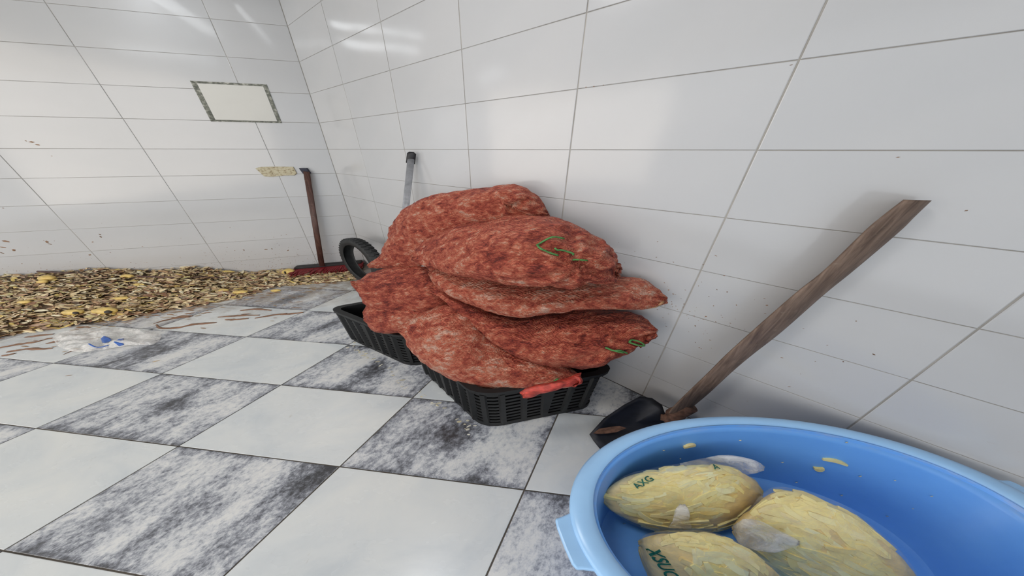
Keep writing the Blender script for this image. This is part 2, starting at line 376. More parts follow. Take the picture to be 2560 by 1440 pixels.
# ------------------------------------------------------------------ shapes read off image pixels: world coordinates in metres
SACKS = {"s1":[[-1.1196,1.745,0.6307,-0.0061,0.0059,0.0062,-0.01,0.0157,-0.0074],[-1.0073,1.7251,0.6685,-0.0187,0.0248,0.0324,-0.0235,0.0402,-0.0183],[-0.8696,1.7052,0.7309,-0.0792,0.0556,0.0769,-0.0383,0.075,-0.0317],[-0.7326,1.6855,0.8274,-0.1453,0.0807,0.1117,-0.0491,0.1129,-0.0418],[-0.5804,1.6656,0.9556,-0.163,0.0828,0.1114,-0.0475,0.1364,-0.0406],[-0.3831,1.6256,1.0548,-0.1754,0.0823,0.1096,-0.0346,0.1468,-0.0359],[-0.1866,1.5756,1.1097,-0.1425,0.0758,0.0995,-0.0172,0.1456,-0.0316],[-0.0204,1.5255,1.1511,-0.1063,0.0718,0.0947,-0.0018,0.1373,-0.0271],[0.0949,1.4855,1.1799,-0.0789,0.0667,0.0899,0.0075,0.1178,-0.0216],[0.1719,1.4553,1.1751,-0.0464,0.0525,0.0716,0.0104,0.0878,-0.0167],[0.2172,1.4351,1.155,-0.0239,0.0306,0.0403,0.0088,0.0581,-0.012],[0.2391,1.425,1.1307,-0.0103,0.0092,0.0117,0.0032,0.0193,-0.0043]],"s2":[[-0.6153,1.4301,0.8472,-0.0076,0.0189,0.0145,-0.0074,0.0171,-0.0072],[-0.5628,1.4106,0.8649,-0.0221,0.0566,0.0343,-0.0242,0.0606,-0.0252],[-0.4765,1.3715,0.8887,-0.0362,0.0903,0.0561,-0.0337,0.0969,-0.0398],[-0.3539,1.3228,0.9271,-0.028,0.1208,0.0812,-0.0338,0.1263,-0.0501],[-0.2104,1.274,0.9642,0.0055,0.1431,0.1016,-0.0244,0.1477,-0.0565],[-0.0437,1.2151,0.9921,0.0317,0.1582,0.1183,-0.0057,0.1589,-0.0601],[0.1173,1.1656,1.0071,0.0485,0.1626,0.1258,0.0159,0.1581,-0.0603],[0.2561,1.1151,1.0069,0.0533,0.1515,0.1159,0.0334,0.1453,-0.058],[0.3791,1.0737,0.9928,0.0497,0.1269,0.0917,0.0432,0.1224,-0.0523],[0.4714,1.0423,0.9827,0.0376,0.0971,0.0676,0.0419,0.0927,-0.0417],[0.5233,1.0309,0.9575,0.0192,0.0598,0.0397,0.0291,0.0574,-0.0275],[0.5408,1.0201,0.9461,0.0033,0.0188,0.0143,0.0086,0.0162,-0.008]],"s3":[[-0.5119,1.4201,0.7508,-0.0076,0.0257,0.0141,-0.0062,0.0171,-0.0084],[-0.48,1.4013,0.7525,-0.0239,0.088,0.0314,-0.0234,0.0684,-0.0342],[-0.4016,1.3628,0.7505,-0.0089,0.1246,0.0493,-0.0279,0.0946,-0.0487],[-0.2644,1.3141,0.7376,0.0078,0.1478,0.0591,-0.0226,0.1125,-0.0611],[-0.092,1.2552,0.7209,0.0257,0.1643,0.0576,-0.0095,0.1294,-0.0753],[0.0997,1.2053,0.7021,0.0435,0.1616,0.0531,0.0105,0.1271,-0.079],[0.2904,1.1539,0.7346,0.0452,0.1397,0.0306,0.0293,0.1163,-0.0723],[0.4618,1.1031,0.778,0.0429,0.1205,0.0274,0.0404,0.0964,-0.0589],[0.5887,1.0623,0.8093,0.0402,0.1008,0.0384,0.0386,0.0696,-0.0421],[0.688,1.0364,0.8111,0.0304,0.0754,0.0395,0.0295,0.0444,-0.0275],[0.767,1.0205,0.7986,0.0206,0.045,0.0248,0.0187,0.0249,-0.0159],[0.8188,1.01,0.7885,0.004,0.012,0.0056,0.0056,0.0069,-0.0045]],"s4":[[-1.0801,1.44,0.6428,-0.0081,0.0095,0.0043,-0.0066,0.0088,-0.0049],[-1.0399,1.4504,0.6053,-0.0156,0.0476,0.0316,-0.0263,0.0367,-0.0214],[-1.0097,1.4715,0.5788,-0.0123,0.096,0.0747,-0.0457,0.0667,-0.0396],[-0.913,1.4927,0.5624,-0.0112,0.1306,0.1039,-0.0558,0.0913,-0.0544],[-0.7361,1.4933,0.5638,-0.0132,0.1438,0.1166,-0.0507,0.1029,-0.0612],[-0.5625,1.4732,0.5727,-0.0115,0.1412,0.1121,-0.0405,0.1061,-0.0633],[-0.4246,1.4415,0.5748,-0.0073,0.0964,0.0753,-0.022,0.0746,-0.0454],[-0.3552,1.4202,0.5849,-0.0005,0.0343,0.0287,-0.0063,0.025,-0.0153]],"s5":[[-1.026,1.3701,0.4097,-0.0066,0.0195,0.0214,-0.0154,0.0205,-0.0156],[-0.9904,1.3704,0.4031,-0.0152,0.0569,0.0654,-0.0398,0.0551,-0.0422],[-0.8977,1.3707,0.3966,-0.0074,0.0736,0.0819,-0.0507,0.0774,-0.0596],[-0.7467,1.3507,0.4052,0.0036,0.0716,0.0745,-0.0481,0.0869,-0.0674],[-0.5933,1.3306,0.4244,0.0061,0.0606,0.0597,-0.0366,0.0821,-0.0634],[-0.4635,1.3101,0.4568,0.004,0.0291,0.0298,-0.0136,0.0383,-0.0291]],"s6":[[-0.4983,1.3301,0.6547,-0.0088,0.0195,0.0036,-0.0061,0.0163,-0.0098],[-0.418,1.3106,0.6571,-0.002,0.0589,0.0114,-0.0158,0.0495,-0.03],[-0.3033,1.2812,0.6082,0.0242,0.0841,0.0099,-0.0175,0.0737,-0.0486],[-0.1625,1.232,0.523,0.0448,0.1059,0.0026,-0.0126,0.0953,-0.0718],[0.0048,1.1732,0.4738,0.0918,0.1269,0.0088,0.0004,0.1075,-0.0897],[0.2001,1.1159,0.4833,0.1193,0.1616,0.053,0.0201,0.1123,-0.0974],[0.3787,1.057,0.514,0.118,0.1717,0.0702,0.0388,0.1084,-0.0962],[0.528,1.0064,0.5392,0.1147,0.1602,0.0804,0.0471,0.0898,-0.0814],[0.6423,0.9688,0.5777,0.1001,0.122,0.0597,0.0442,0.0666,-0.0601],[0.7198,0.9463,0.6073,0.0617,0.0706,0.0313,0.0296,0.0389,-0.0347],[0.776,0.9351,0.6389,0.0113,0.016,0.005,0.008,0.0096,-0.0083]],"s7":[[-0.6724,1.1501,0.4705,-0.0067,0.0169,0.0052,-0.0081,0.0139,-0.0119],[-0.6039,1.1411,0.4728,-0.0022,0.0699,0.0361,-0.0261,0.0493,-0.0423],[-0.502,1.1241,0.4531,0.0039,0.1377,0.0924,-0.038,0.0851,-0.0756],[-0.3796,1.1068,0.4483,0.0034,0.1783,0.126,-0.0369,0.1077,-0.0977],[-0.2506,1.0775,0.405,0.0134,0.183,0.1161,-0.0271,0.1167,-0.1134],[-0.1208,1.0414,0.3436,0.0158,0.1639,0.0777,-0.0135,0.116,-0.1235],[0.0144,0.9997,0.3138,0.0128,0.1363,0.0425,0.0015,0.1056,-0.1202],[0.1499,0.9583,0.3254,0.0147,0.1127,0.026,0.0141,0.0903,-0.1061],[0.2724,0.9222,0.3418,0.0194,0.0899,0.0169,0.0213,0.0722,-0.0869],[0.3659,0.8958,0.3501,0.0081,0.0545,0.0099,0.0175,0.0428,-0.0526],[0.418,0.8801,0.3442,0.0025,0.0191,0.0029,0.0071,0.0149,-0.0188]]}
NECK = [[0.3558,0.76,0.5037,0.0057,0.0127,0.0216,0.0084,0.018,-0.0225],[0.2907,0.735,0.5022,-0.0114,0.011,0.0187,0.0082,0.0208,-0.0269],[0.2145,0.72,0.4915,-0.0123,0.0105,0.0178,0.0053,0.0177,-0.0236],[0.1476,0.715,0.4733,-0.0142,0.011,0.0187,0.0036,0.0176,-0.024],[0.0998,0.71,0.4579,-0.0095,0.0105,0.0179,0.002,0.0145,-0.0203],[0.0794,0.71,0.4473,-0.0076,0.0053,0.009,0.0006,0.0058,-0.0081]]
CURL = [[0.3222,0.75,0.519,0.0076,0.0058,0.0098,0.0039,0.0091,-0.0113],[0.3499,0.735,0.5223,0.0018,0.0062,0.0105,0.0057,0.0119,-0.015],[0.3414,0.73,0.496,0.0094,0.0029,0.0049,0.0041,0.0088,-0.0115],[0.3221,0.73,0.4858,0.0038,0.0014,0.0025,0.0021,0.0047,-0.0062]]
TWINE = {"s2":[[[0.2424,1.05,1.0696],[0.2029,1.04,1.0751],[0.1563,1.03,1.0652],[0.1452,1.02,1.0495],[0.1561,1.01,1.034],[0.1831,1.0,1.0245],[0.2387,1.0,1.0186],[0.1986,0.99,1.0366],[0.1935,1.0,1.0499]],[[0.2122,1.03,1.0575],[0.2284,1.0,1.0614],[0.2556,0.99,1.0578],[0.2786,0.99,1.0464],[0.2876,0.99,1.0329]],[[0.2906,1.0,0.9741],[0.309,0.99,0.9851],[0.3424,1.0,0.9784]]],"s6":[[[0.497,0.86,0.6077],[0.5175,0.84,0.6141],[0.5532,0.835,0.6032],[0.6033,0.84,0.5846]],[[0.4949,0.85,0.6095],[0.5266,0.835,0.6085],[0.5766,0.83,0.5949]],[[0.6139,0.86,0.6373],[0.6338,0.85,0.6675],[0.6687,0.85,0.6599],[0.6842,0.85,0.647],[0.6501,0.85,0.6443],[0.6171,0.86,0.6399]]],"s7":[[[0.2135,0.7,0.5321],[0.2414,0.69,0.5562],[0.2766,0.69,0.5591],[0.309,0.7,0.5489]],[[0.3674,0.76,0.5038],[0.3846,0.76,0.5266],[0.391,0.75,0.5163],[0.3769,0.75,0.4875]]]}
HOE_HANDLE = [[1.2179,0.7348,1.3255,-0.0426,0.0006,0.0009,0.029,0.0175,-0.003],[1.2097,0.7398,1.2765,-0.0506,0.0006,0.001,0.0285,0.0175,-0.0041],[1.2039,0.7446,1.2248,-0.0565,0.0006,0.001,0.0281,0.0174,-0.0053],[1.1844,0.7562,1.0834,-0.0527,0.0007,0.0011,0.0267,0.017,-0.0083],[1.1552,0.7635,0.9781,-0.0572,0.0007,0.0012,0.0255,0.0168,-0.0104],[1.1133,0.775,0.7814,-0.0641,0.0008,0.0014,0.0232,0.0162,-0.014],[1.0748,0.782,0.6384,-0.0599,0.0009,0.0015,0.0215,0.0156,-0.0162],[1.0484,0.7873,0.5128,-0.0558,0.0009,0.0016,0.02,0.015,-0.0179],[1.0151,0.7937,0.3437,-0.0581,0.001,0.0017,0.0182,0.0142,-0.0198],[0.9855,0.7979,0.2149,-0.0535,0.0011,0.0018,0.0168,0.0136,-0.021],[0.9782,0.8,0.1474,-0.0481,0.0011,0.0019,0.0162,0.0132,-0.0215]]
POLE = [[-0.7676,2.1779,1.4005],[-1.08,1.7884,0.02]]
POLECAP = [[-0.7573,2.1706,1.4231],[-0.7859,2.1848,1.3544]]
BROOM = [[-2.3239,3.0473,1.2273],[-2.5139,2.9486,0.1553]]
BLOCK = [[-2.4063,3.0783,1.2626],[-2.3111,3.102,1.2062]]
PATCH = [[-2.826,2.9741,1.2761],[-2.454,3.0665,1.1875]]
PANEL = [[-2.9901,2.9333,2.0092],[-2.4056,3.0785,2.0133],[-2.4133,3.0766,1.6923],[-3.0238,2.9249,1.6959]]
BLADE = [[0.4865,0.7486,0.03],[0.5049,0.7228,0.012],[0.5301,0.6847,0.004],[0.658,0.6687,0.004],[0.8697,0.6917,0.008],[1.0546,0.7632,0.03],[1.0634,0.8169,0.08],[0.928,0.8178,0.13],[0.9331,0.8612,0.14],[0.8972,0.9058,0.14],[0.832,0.92,0.135],[0.7222,0.8804,0.11],[0.5867,0.8194,0.07]]
TYRE = [-1.7312,2.6,0.3149]
PILE = [[2.743,0.954,0.252],[2.638,0.909,0.237],[2.48,0.907,0.207],[2.288,0.877,0.17],[1.922,0.858,0.179],[1.705,0.771,0.119],[1.391,0.734,0.03],[1.139,0.672,0.044],[1.03,0.592,0.041],[0.895,0.461,0.034],[0.581,0.497,0.03],[0.128,0.523,0.03],[-0.058,0.524,0.03]]
POTATOES = [[-4.245,1.868,0.058,28,8],[-4.014,1.908,0.043,36,9],[-5.008,2.266,0.221,20,8],[-4.394,2.419,0.172,18,5],[-3.088,2.329,0.012,20,5],[-2.901,2.815,0.028,16,8],[-4.984,2.214,0.21,14,5],[-3.303,2.359,0.016,14,5],[-4.758,1.931,0.137,18,5],[-2.73,2.393,0.002,14,3],[-4.086,2.089,0.083,24,4]]
STICK = [[-5.256,2.3704,0.265],[-4.8148,2.3723,0.2348],[-4.37,2.4414,0.1745],[-3.9415,2.4567,0.1462],[-3.66,2.5598,0.0979],[-3.3514,2.6696,0.0292]]
STRIPS = [[[-4.2754,1.46,0.004],[-4.2256,1.4886,0.004],[-4.1574,1.5081,0.004],[-4.0796,1.5231,0.004],[-4.0519,1.5582,0.004],[-3.9986,1.5686,0.004]],[[-4.1252,1.4057,0.004],[-4.0748,1.4329,0.004],[-4.0076,1.4422,0.004],[-3.8997,1.438,0.004],[-3.8212,1.4613,0.004]],[[-3.6131,1.385,0.004],[-3.6065,1.4116,0.004],[-3.5782,1.4252,0.004]],[[-4.2898,1.5831,0.004],[-4.2284,1.6095,0.004],[-4.1028,1.6206,0.004]],[[-3.3892,1.7824,0.004],[-3.3549,1.8319,0.004],[-3.276,1.8641,0.004],[-3.1599,1.8839,0.004]],[[-3.3469,1.7585,0.004],[-3.238,1.7236,0.004],[-3.0928,1.7125,0.004],[-3.0213,1.7477,0.004],[-2.9513,1.7598,0.004]],[[-2.8808,1.8849,0.004],[-2.7544,1.8985,0.004],[-2.6468,1.9121,0.004],[-2.4976,1.9261,0.004]],[[-2.7671,1.9942,0.004],[-2.6273,2.0233,0.004],[-2.4473,2.0095,0.004]],[[-2.4958,1.8797,0.004],[-2.3646,1.9131,0.004],[-2.2451,1.9405,0.004]],[[-3.3314,1.8447,0.004],[-3.2752,1.8967,0.004],[-3.1551,1.8971,0.004]],[[-4.0939,1.362,0.004],[-4.0608,1.3794,0.004],[-4.0272,1.3971,0.004]],[[-2.2951,1.9268,0.004],[-2.1743,1.9544,0.004],[-2.0873,1.9755,0.004]],[[-3.035,1.7595,0.004],[-2.9477,1.7838,0.004],[-2.807,1.7965,0.004]],[[-2.7681,1.8339,0.004],[-2.6694,1.8533,0.004],[-2.5572,1.8601,0.004]],[[-3.9694,1.499,0.004],[-3.9332,1.5186,0.004],[-3.8964,1.5385,0.004]]]
FILM = [[-4.008,1.5671,0.01],[-4.0667,1.6463,0.01],[-3.8988,1.6914,0.01],[-3.6377,1.7036,0.01],[-3.4365,1.6929,0.01],[-3.124,1.6222,0.01],[-3.015,1.4955,0.01],[-3.1896,1.4854,0.01],[-3.3256,1.4382,0.01],[-3.5026,1.4015,0.01],[-3.7551,1.4554,0.01]]
FILMBLUE = [[[-3.5317,1.5453,0.045],[-3.5237,1.5658,0.045],[-3.467,1.5557,0.045],[-3.3882,1.5157,0.045],[-3.3662,1.4865,0.045],[-3.4066,1.4864,0.045],[-3.4691,1.5056,0.045]],[[-3.3019,1.4771,0.045],[-3.2924,1.5062,0.045],[-3.3278,1.5459,0.045],[-3.2756,1.5161,0.045],[-3.2415,1.4773,0.045],[-3.2649,1.463,0.045]]]
FILMLINE = [[-3.5077,1.4685,0.03],[-3.4323,1.4453,0.03],[-3.3996,1.4547,0.03],[-3.3397,1.4595,0.03]]
BAGS = {"b1":[[0.3847,0.3884,0.25,-0.0016,0.0041,0.0069,0.0058,0.0059,-0.0182],[0.4262,0.3859,0.25,-0.0041,0.0267,0.0455,0.016,0.0145,-0.0451],[0.502,0.3905,0.24,-0.0002,0.049,0.0835,0.0293,0.0228,-0.0708],[0.6089,0.3882,0.23,-0.0003,0.0676,0.1151,0.0429,0.0274,-0.0861],[0.7243,0.3916,0.23,-0.0003,0.074,0.126,0.0516,0.0279,-0.0871],[0.839,0.393,0.23,-0.0003,0.0732,0.1247,0.0547,0.0256,-0.0797],[0.9437,0.3996,0.23,-0.0019,0.0612,0.1043,0.0503,0.0213,-0.0651],[1.0193,0.4036,0.23,-0.0018,0.039,0.0665,0.031,0.0123,-0.0372],[1.0517,0.4023,0.23,-0.0009,0.0116,0.0198,0.0127,0.0048,-0.0147]],"b2":[[0.8695,0.3083,0.2,-0.0016,0.0062,0.0105,0.0112,0.004,-0.0161],[0.8893,0.3028,0.2,-0.0047,0.0238,0.0406,0.0284,0.0097,-0.04],[0.9435,0.304,0.2,-0.0093,0.0539,0.0918,0.0473,0.0152,-0.0627],[1.0091,0.3074,0.2,-0.0003,0.0811,0.1381,0.0616,0.0188,-0.0765],[1.0804,0.2894,0.19,0.0147,0.0947,0.1613,0.0705,0.0189,-0.0823],[1.1452,0.2571,0.19,0.0252,0.098,0.1669,0.0764,0.0172,-0.0842],[1.2094,0.2207,0.18,0.0315,0.095,0.1618,0.0786,0.0143,-0.0827],[1.2614,0.1808,0.18,0.0302,0.0808,0.1376,0.0701,0.01,-0.0706],[1.295,0.1499,0.18,0.026,0.0665,0.1132,0.0498,0.0058,-0.0489],[1.3197,0.1305,0.18,0.0139,0.0423,0.072,0.0215,0.0021,-0.0208]],"b3":[[0.4914,0.2656,0.2,-0.0015,0.0104,0.0177,0.0072,0.0039,-0.0183],[0.4966,0.2468,0.2,-0.0044,0.0327,0.0558,0.0181,0.009,-0.0457],[0.5317,0.2232,0.2,-0.0037,0.0568,0.0967,0.0309,0.013,-0.0727],[0.5991,0.2025,0.2,-0.0003,0.0743,0.1266,0.0427,0.0144,-0.0893],[0.678,0.1929,0.2,0.0031,0.0798,0.1359,0.0495,0.0141,-0.0915],[0.7527,0.1829,0.19,0.0064,0.077,0.1312,0.0508,0.0124,-0.0852],[0.8137,0.1716,0.19,0.0097,0.067,0.114,0.0458,0.0097,-0.071],[0.8654,0.1594,0.19,0.013,0.0494,0.0841,0.0338,0.0062,-0.0492],[0.9083,0.1562,0.19,0.0065,0.0266,0.0453,0.0116,0.002,-0.0162]]}
TAIL = {"b1":[[0.7332,0.4659,0.3,-0.0042,0.0135,0.0231,0.0051,0.0032,-0.008],[0.8384,0.4728,0.31,-0.0084,0.0199,0.0339,0.0067,0.0038,-0.0092],[0.9373,0.4717,0.32,-0.0126,0.0215,0.0365,0.0121,0.0061,-0.0147],[1.0032,0.4648,0.33,-0.0067,0.0179,0.0305,0.0159,0.0074,-0.0178],[1.0369,0.4586,0.33,0.0032,0.0124,0.0212,0.0163,0.0072,-0.0176],[1.0557,0.4586,0.33,0.0024,0.0041,0.0071,0.0066,0.0029,-0.007]],"b2":[[0.8464,0.3005,0.24,-0.0015,0.0045,0.0077,0.0056,0.002,-0.008],[0.8472,0.289,0.27,0.0035,0.0233,0.0397,0.0069,0.0023,-0.0096],[0.899,0.277,0.28,-0.0001,0.0268,0.0457,0.0072,0.0022,-0.0094],[0.9462,0.2622,0.285,0.0055,0.0186,0.0317,0.0062,0.0017,-0.0077],[0.9928,0.2584,0.285,0.0034,0.0073,0.0125,0.0051,0.0013,-0.006],[1.0124,0.2579,0.285,0.0014,0.0014,0.0024,0.0019,0.0005,-0.0022]],"b3":[[0.6315,0.297,0.27,-0.045,-0.0,-0.0001,0.0046,0.0022,-0.0086],[0.6283,0.3076,0.31,-0.0322,-0.0,-0.0001,0.0056,0.0028,-0.0102],[0.6394,0.329,0.33,-0.0231,-0.0,-0.0,0.0048,0.0025,-0.0084],[0.6429,0.3404,0.34,-0.0087,-0.0,-0.0,0.0024,0.0013,-0.0042]]}
TAB = [[0.2295,0.2952,0.44],[0.1795,0.2796,0.44],[0.1582,0.2748,0.44],[0.1606,0.2537,0.44],[0.175,0.2112,0.44],[0.1888,0.1801,0.44],[0.1997,0.1698,0.44],[0.2198,0.1698,0.44],[0.2547,0.1669,0.44]]
PRINT3 = [0.5028,0.2064,0.27]
PRINT1 = [0.5351,0.4398,0.28]
PRINT1B = [0.8275,0.482,0.3]
LOOSE = [[[0.6131,0.4145,0.6],[0.5433,0.3673,-0.7549],0.1],[[1.0436,0.3683,0.6],[0.7473,0.2637,-0.61],0.0],[[0.9727,0.3507,0.6],[0.726,0.2618,-0.6359],0.35]]
CRUMBS = [[[0.5189,0.3997,0.6],[0.4829,0.3719,-0.7928]],[[0.5587,0.3753,0.6],[0.5146,0.3456,-0.7847]],[[1.1669,0.3191,0.6],[0.7887,0.2157,-0.5758]],[[1.0316,0.2384,0.6],[0.7591,0.1754,-0.6269]],[[1.1242,0.2542,0.6],[0.7844,0.1773,-0.5944]],[[0.9616,0.2827,0.6],[0.731,0.2149,-0.6476]],[[0.8758,0.3657,0.6],[0.6867,0.2868,-0.668]],[[0.7987,0.4312,0.6],[0.6416,0.3464,-0.6843]],[[1.1529,0.4255,0.6],[0.771,0.2846,-0.5697]],[[0.8649,0.3136,0.6],[0.6898,0.2501,-0.6794]],[[1.0753,0.329,0.6],[0.7622,0.2332,-0.6039]],[[0.3131,0.2215,0.6],[0.3351,0.2371,-0.9119]],[[1.2195,0.2813,0.6],[0.8055,0.1858,-0.5627]]]
FLECKL = [[2.428,1.505,0.012],[2.404,1.483,0.01],[2.461,1.514,0.008],[2.985,0.582,0.016],[2.98,0.559,0.012],[3.276,0.614,0.02],[3.343,0.554,0.016],[3.289,0.518,0.014],[3.396,0.496,0.014],[2.523,0.631,0.013],[2.534,0.605,0.01],[2.635,0.553,0.008],[2.753,0.411,0.012],[1.095,0.328,0.016],[1.029,0.327,0.012],[1.329,0.338,0.01],[0.864,0.29,0.009],[2.373,1.391,0.005],[3.049,0.94,0.006]]
FLECKR = [[3.826,0.526,0.0033000000000000004],[3.835,0.525,0.0027500000000000003],[3.837,0.752,0.0022],[4.109,0.304,0.0022],[4.016,1.434,0.0027500000000000003],[4.208,1.299,0.0027500000000000003],[3.673,1.691,0.0027500000000000003],[2.992,1.704,0.0033000000000000004],[3.029,1.703,0.0027500000000000003],[3.071,1.703,0.0027500000000000003],[3.355,0.904,0.0027500000000000003],[1.48,1.499,0.0027500000000000003],[2.176,1.311,0.0027500000000000003],[3.609,0.557,0.0022],[3.634,0.736,0.0033000000000000004],[3.605,0.732,0.0044],[3.654,0.731,0.0027500000000000003]]
PLEATS = {"s2":[[0.3077,1.0,1.0108,0.1,0.016,9]],"s1":[[-0.0071,1.33,1.1856,0.05,0.03,5]],"s6":[[0.5304,0.85,0.6176,0.09,0.014,8]],"s7":[[0.3096,0.76,0.5036,0.07,0.012,7]]}
SEAM = [[0.0724,1.12,0.5813],[0.152,1.1,0.6175],[0.238,1.08,0.6611],[0.3394,1.05,0.6968],[0.4555,1.02,0.7265],[0.5641,0.99,0.7532],[0.6692,0.98,0.763],[0.7455,0.98,0.7779],[0.7884,0.98,0.7998]]

# ------------------------------------------------------------------ the room
CX, CY, aL, aR = -2.0631, 3.1636, .2435, .6197
CEIL = 2.75
dirL = Vector((-math.cos(aL), -math.sin(aL), 0)); dirR = Vector((math.cos(aR), -math.sin(aR), 0))
nL = Vector((math.sin(aL), -math.cos(aL), 0)); nR = Vector((-math.sin(aR), -math.cos(aR), 0))     # into the room
def wall(name, direction, normal, joints, length, rev, vgap, first_row=0, gaps=()):
    """grout bed as the wall, one glazed tile object per tile"""
    loc = Vector((CX, CY, 0)); th = .12
    d, n = direction, normal
    def P(t, z, o): return loc+d*t+n*o+Vector((0, 0, z))
    vs = [P(t, z, o)-loc for o in (-th, -.0015) for z in (0, CEIL) for t in (0, length)]
    fs = [(0, 1, 3, 2), (4, 6, 7, 5), (0, 4, 5, 1), (2, 3, 7, 6), (0, 2, 6, 4), (1, 5, 7, 3)]
    me = mesh(name, vs, fs); fix_normals(me)
    w = link(name, me, M_grout_wall, loc=loc); tag(w, kind='structure')
    rows = [0]+[EYE-.25*r for r in range(5, -6, -1)]+[CEIL]
    js = sorted(set([0]+[j for j in joints if 0 < j < length]+[length]))
    cache = {}
    for a, b in zip(js, js[1:]):
        for z0, z1 in zip(rows, rows[1:]):
            hw = (b-a)/2-vgap/2; hh = (z1-z0)/2-.0011
            if hw < .004 or hh < .01: continue
            key = (round(hw, 4), round(hh, 4))
            if key not in cache:
                bv = .0012; q = []
                for (s, o) in ((0, -.001), (0, .0), (bv, .0012)):
                    for sx, sz in ((-1, -1), (1, -1), (1, 1), (-1, 1)):
                        q.append(d*(sx*(hw-s*(W if s else 1)))+Vector((0, 0, sz*(hh-s)))+n*o)
                f = []
                for L0 in (0, 4):
                    for k in range(4): f.append((L0+k, L0+(k+1) % 4, L0+4+(k+1) % 4, L0+4+k))
                f.append((8, 9, 10, 11))
                mt = mesh('wall_tile', q, f if rev else [tuple(reversed(x)) for x in f]); mt.materials.append(M_wall); cache[key] = mt
            o = bpy.data.objects.new('tile', cache[key]); COL.objects.link(o); o.parent = w
            c = d*((a+b)/2)+Vector((0, 0, (z0+z1)/2))
            o.location = c
            o.rotation_euler = (random.uniform(-.0012, .0012), random.uniform(-.0012, .0012), random.uniform(-.0012, .0012))
    return w
wall_left = wall('wall_left', dirL, nL, [.5944+1.0624*k for k in range(-1, 9)], 7.5, True, .005)
wall_right = wall('wall_right', dirR, nR, [.0087+.7356*k for k in range(0, 12)], 6.6, False, .0055)

# floor: grout bed and tiles cut along the walls
OX, OY, AX, AY, BX, BY = -.8806, .5978, .9741, -.0976, .2494, .4034
fl = MB().box(-9.2, 4.6, -3.2, 5.0, -.1, -.003)
floor = fl.build('floor', M_grout_floor); tag(floor, kind='structure')
def clip(poly, n, c):
    out = []
    for i, p in enumerate(poly):
        q = poly[(i+1) % len(poly)]; dp = n[0]*p[0]+n[1]*p[1]-c; dq = n[0]*q[0]+n[1]*q[1]-c
        if dp >= 0: out.append(p)
        if (dp >= 0) != (dq >= 0):
            t = dp/(dp-dq); out.append((p[0]+(q[0]-p[0])*t, p[1]+(q[1]-p[1])*t))
    return out
det = AX*BY-AY*BX
for i in range(-12, 8):
    for j in range(-10, 12):
        g = .0042
        cs = [(i+g, j+g*1.3), (i+1-g, j+g*1.3), (i+1-g, j+1-g*1.3), (i+g, j+1-g*1.3)]
        poly = [(OX+a*AX+b*BX, OY+a*AY+b*BY) for a, b in cs]
        mx = sum(p[0] for p in poly)/4; my = sum(p[1] for p in poly)/4
        if not (-8.4 < mx < 4 and -2.0 < my < 3.6): continue
        poly = clip(poly, (nL.x, nL.y), nL.x*CX+nL.y*CY+.004)
        if len(poly) > 2: poly = clip(poly, (nR.x, nR.y), nR.x*CX+nR.y*CY+.004)
        if len(poly) < 3: continue
        cx = sum(p[0] for p in poly)/len(poly); cy = sum(p[1] for p in poly)/len(poly)
        n = len(poly); vs = []
        for z, s in ((-.004, 1), (-.0009, 1), (0, .994)):
            vs += [((p[0]-cx)*s, (p[1]-cy)*s, z) for p in poly]
        fs = [(k, (k+1) % n, n+(k+1) % n, n+k) for k in range(n)]+[(n+k, n+(k+1) % n, 2*n+(k+1) % n, 2*n+k) for k in range(n)]+[tuple(range(2*n, 3*n))]
        me = mesh('floor_tile', vs, fs); me.materials.append(M_dark if (i+j) % 2 == 0 else M_light)
        uv = me.uv_layers.new(name='tile')
        for lp in me.loops:
            x, y = me.vertices[lp.vertex_index].co.x+cx-OX, me.vertices[lp.vertex_index].co.y+cy-OY
            uv.data[lp.index].uv = ((x*BY-y*BX)/det-i, (AX*y-AY*x)/det-j)
        o = bpy.data.objects.new('tile', me); COL.objects.link(o); o.parent = floor; o.location = (cx, cy, 0)
ceiling = MB().box(-9.2, 4.6, -3.2, 5.0, CEIL, CEIL+.1).build('ceiling', M_ceil); tag(ceiling, kind='structure')

# unseen slabs behind and right of the camera, added to block light from there
for nm, q in (('light_block_back', [(3.42, -2.2), (2.1, -2.2), (2.1, -2.32), (3.42, -2.32)]), ('light_block_side', [(3.30, -.75), (3.30, -2.2), (3.42, -2.2), (3.42, -.75)])):
    vs = [(x, y, z) for z in (0, CEIL) for x, y in q]
    me = mesh(nm, vs, [(3, 2, 1, 0), (4, 5, 6, 7), (0, 1, 5, 4), (1, 2, 6, 5), (2, 3, 7, 6), (3, 0, 4, 7)]); fix_normals(me)
    tag(link(nm, me, M_wall), kind='structure')

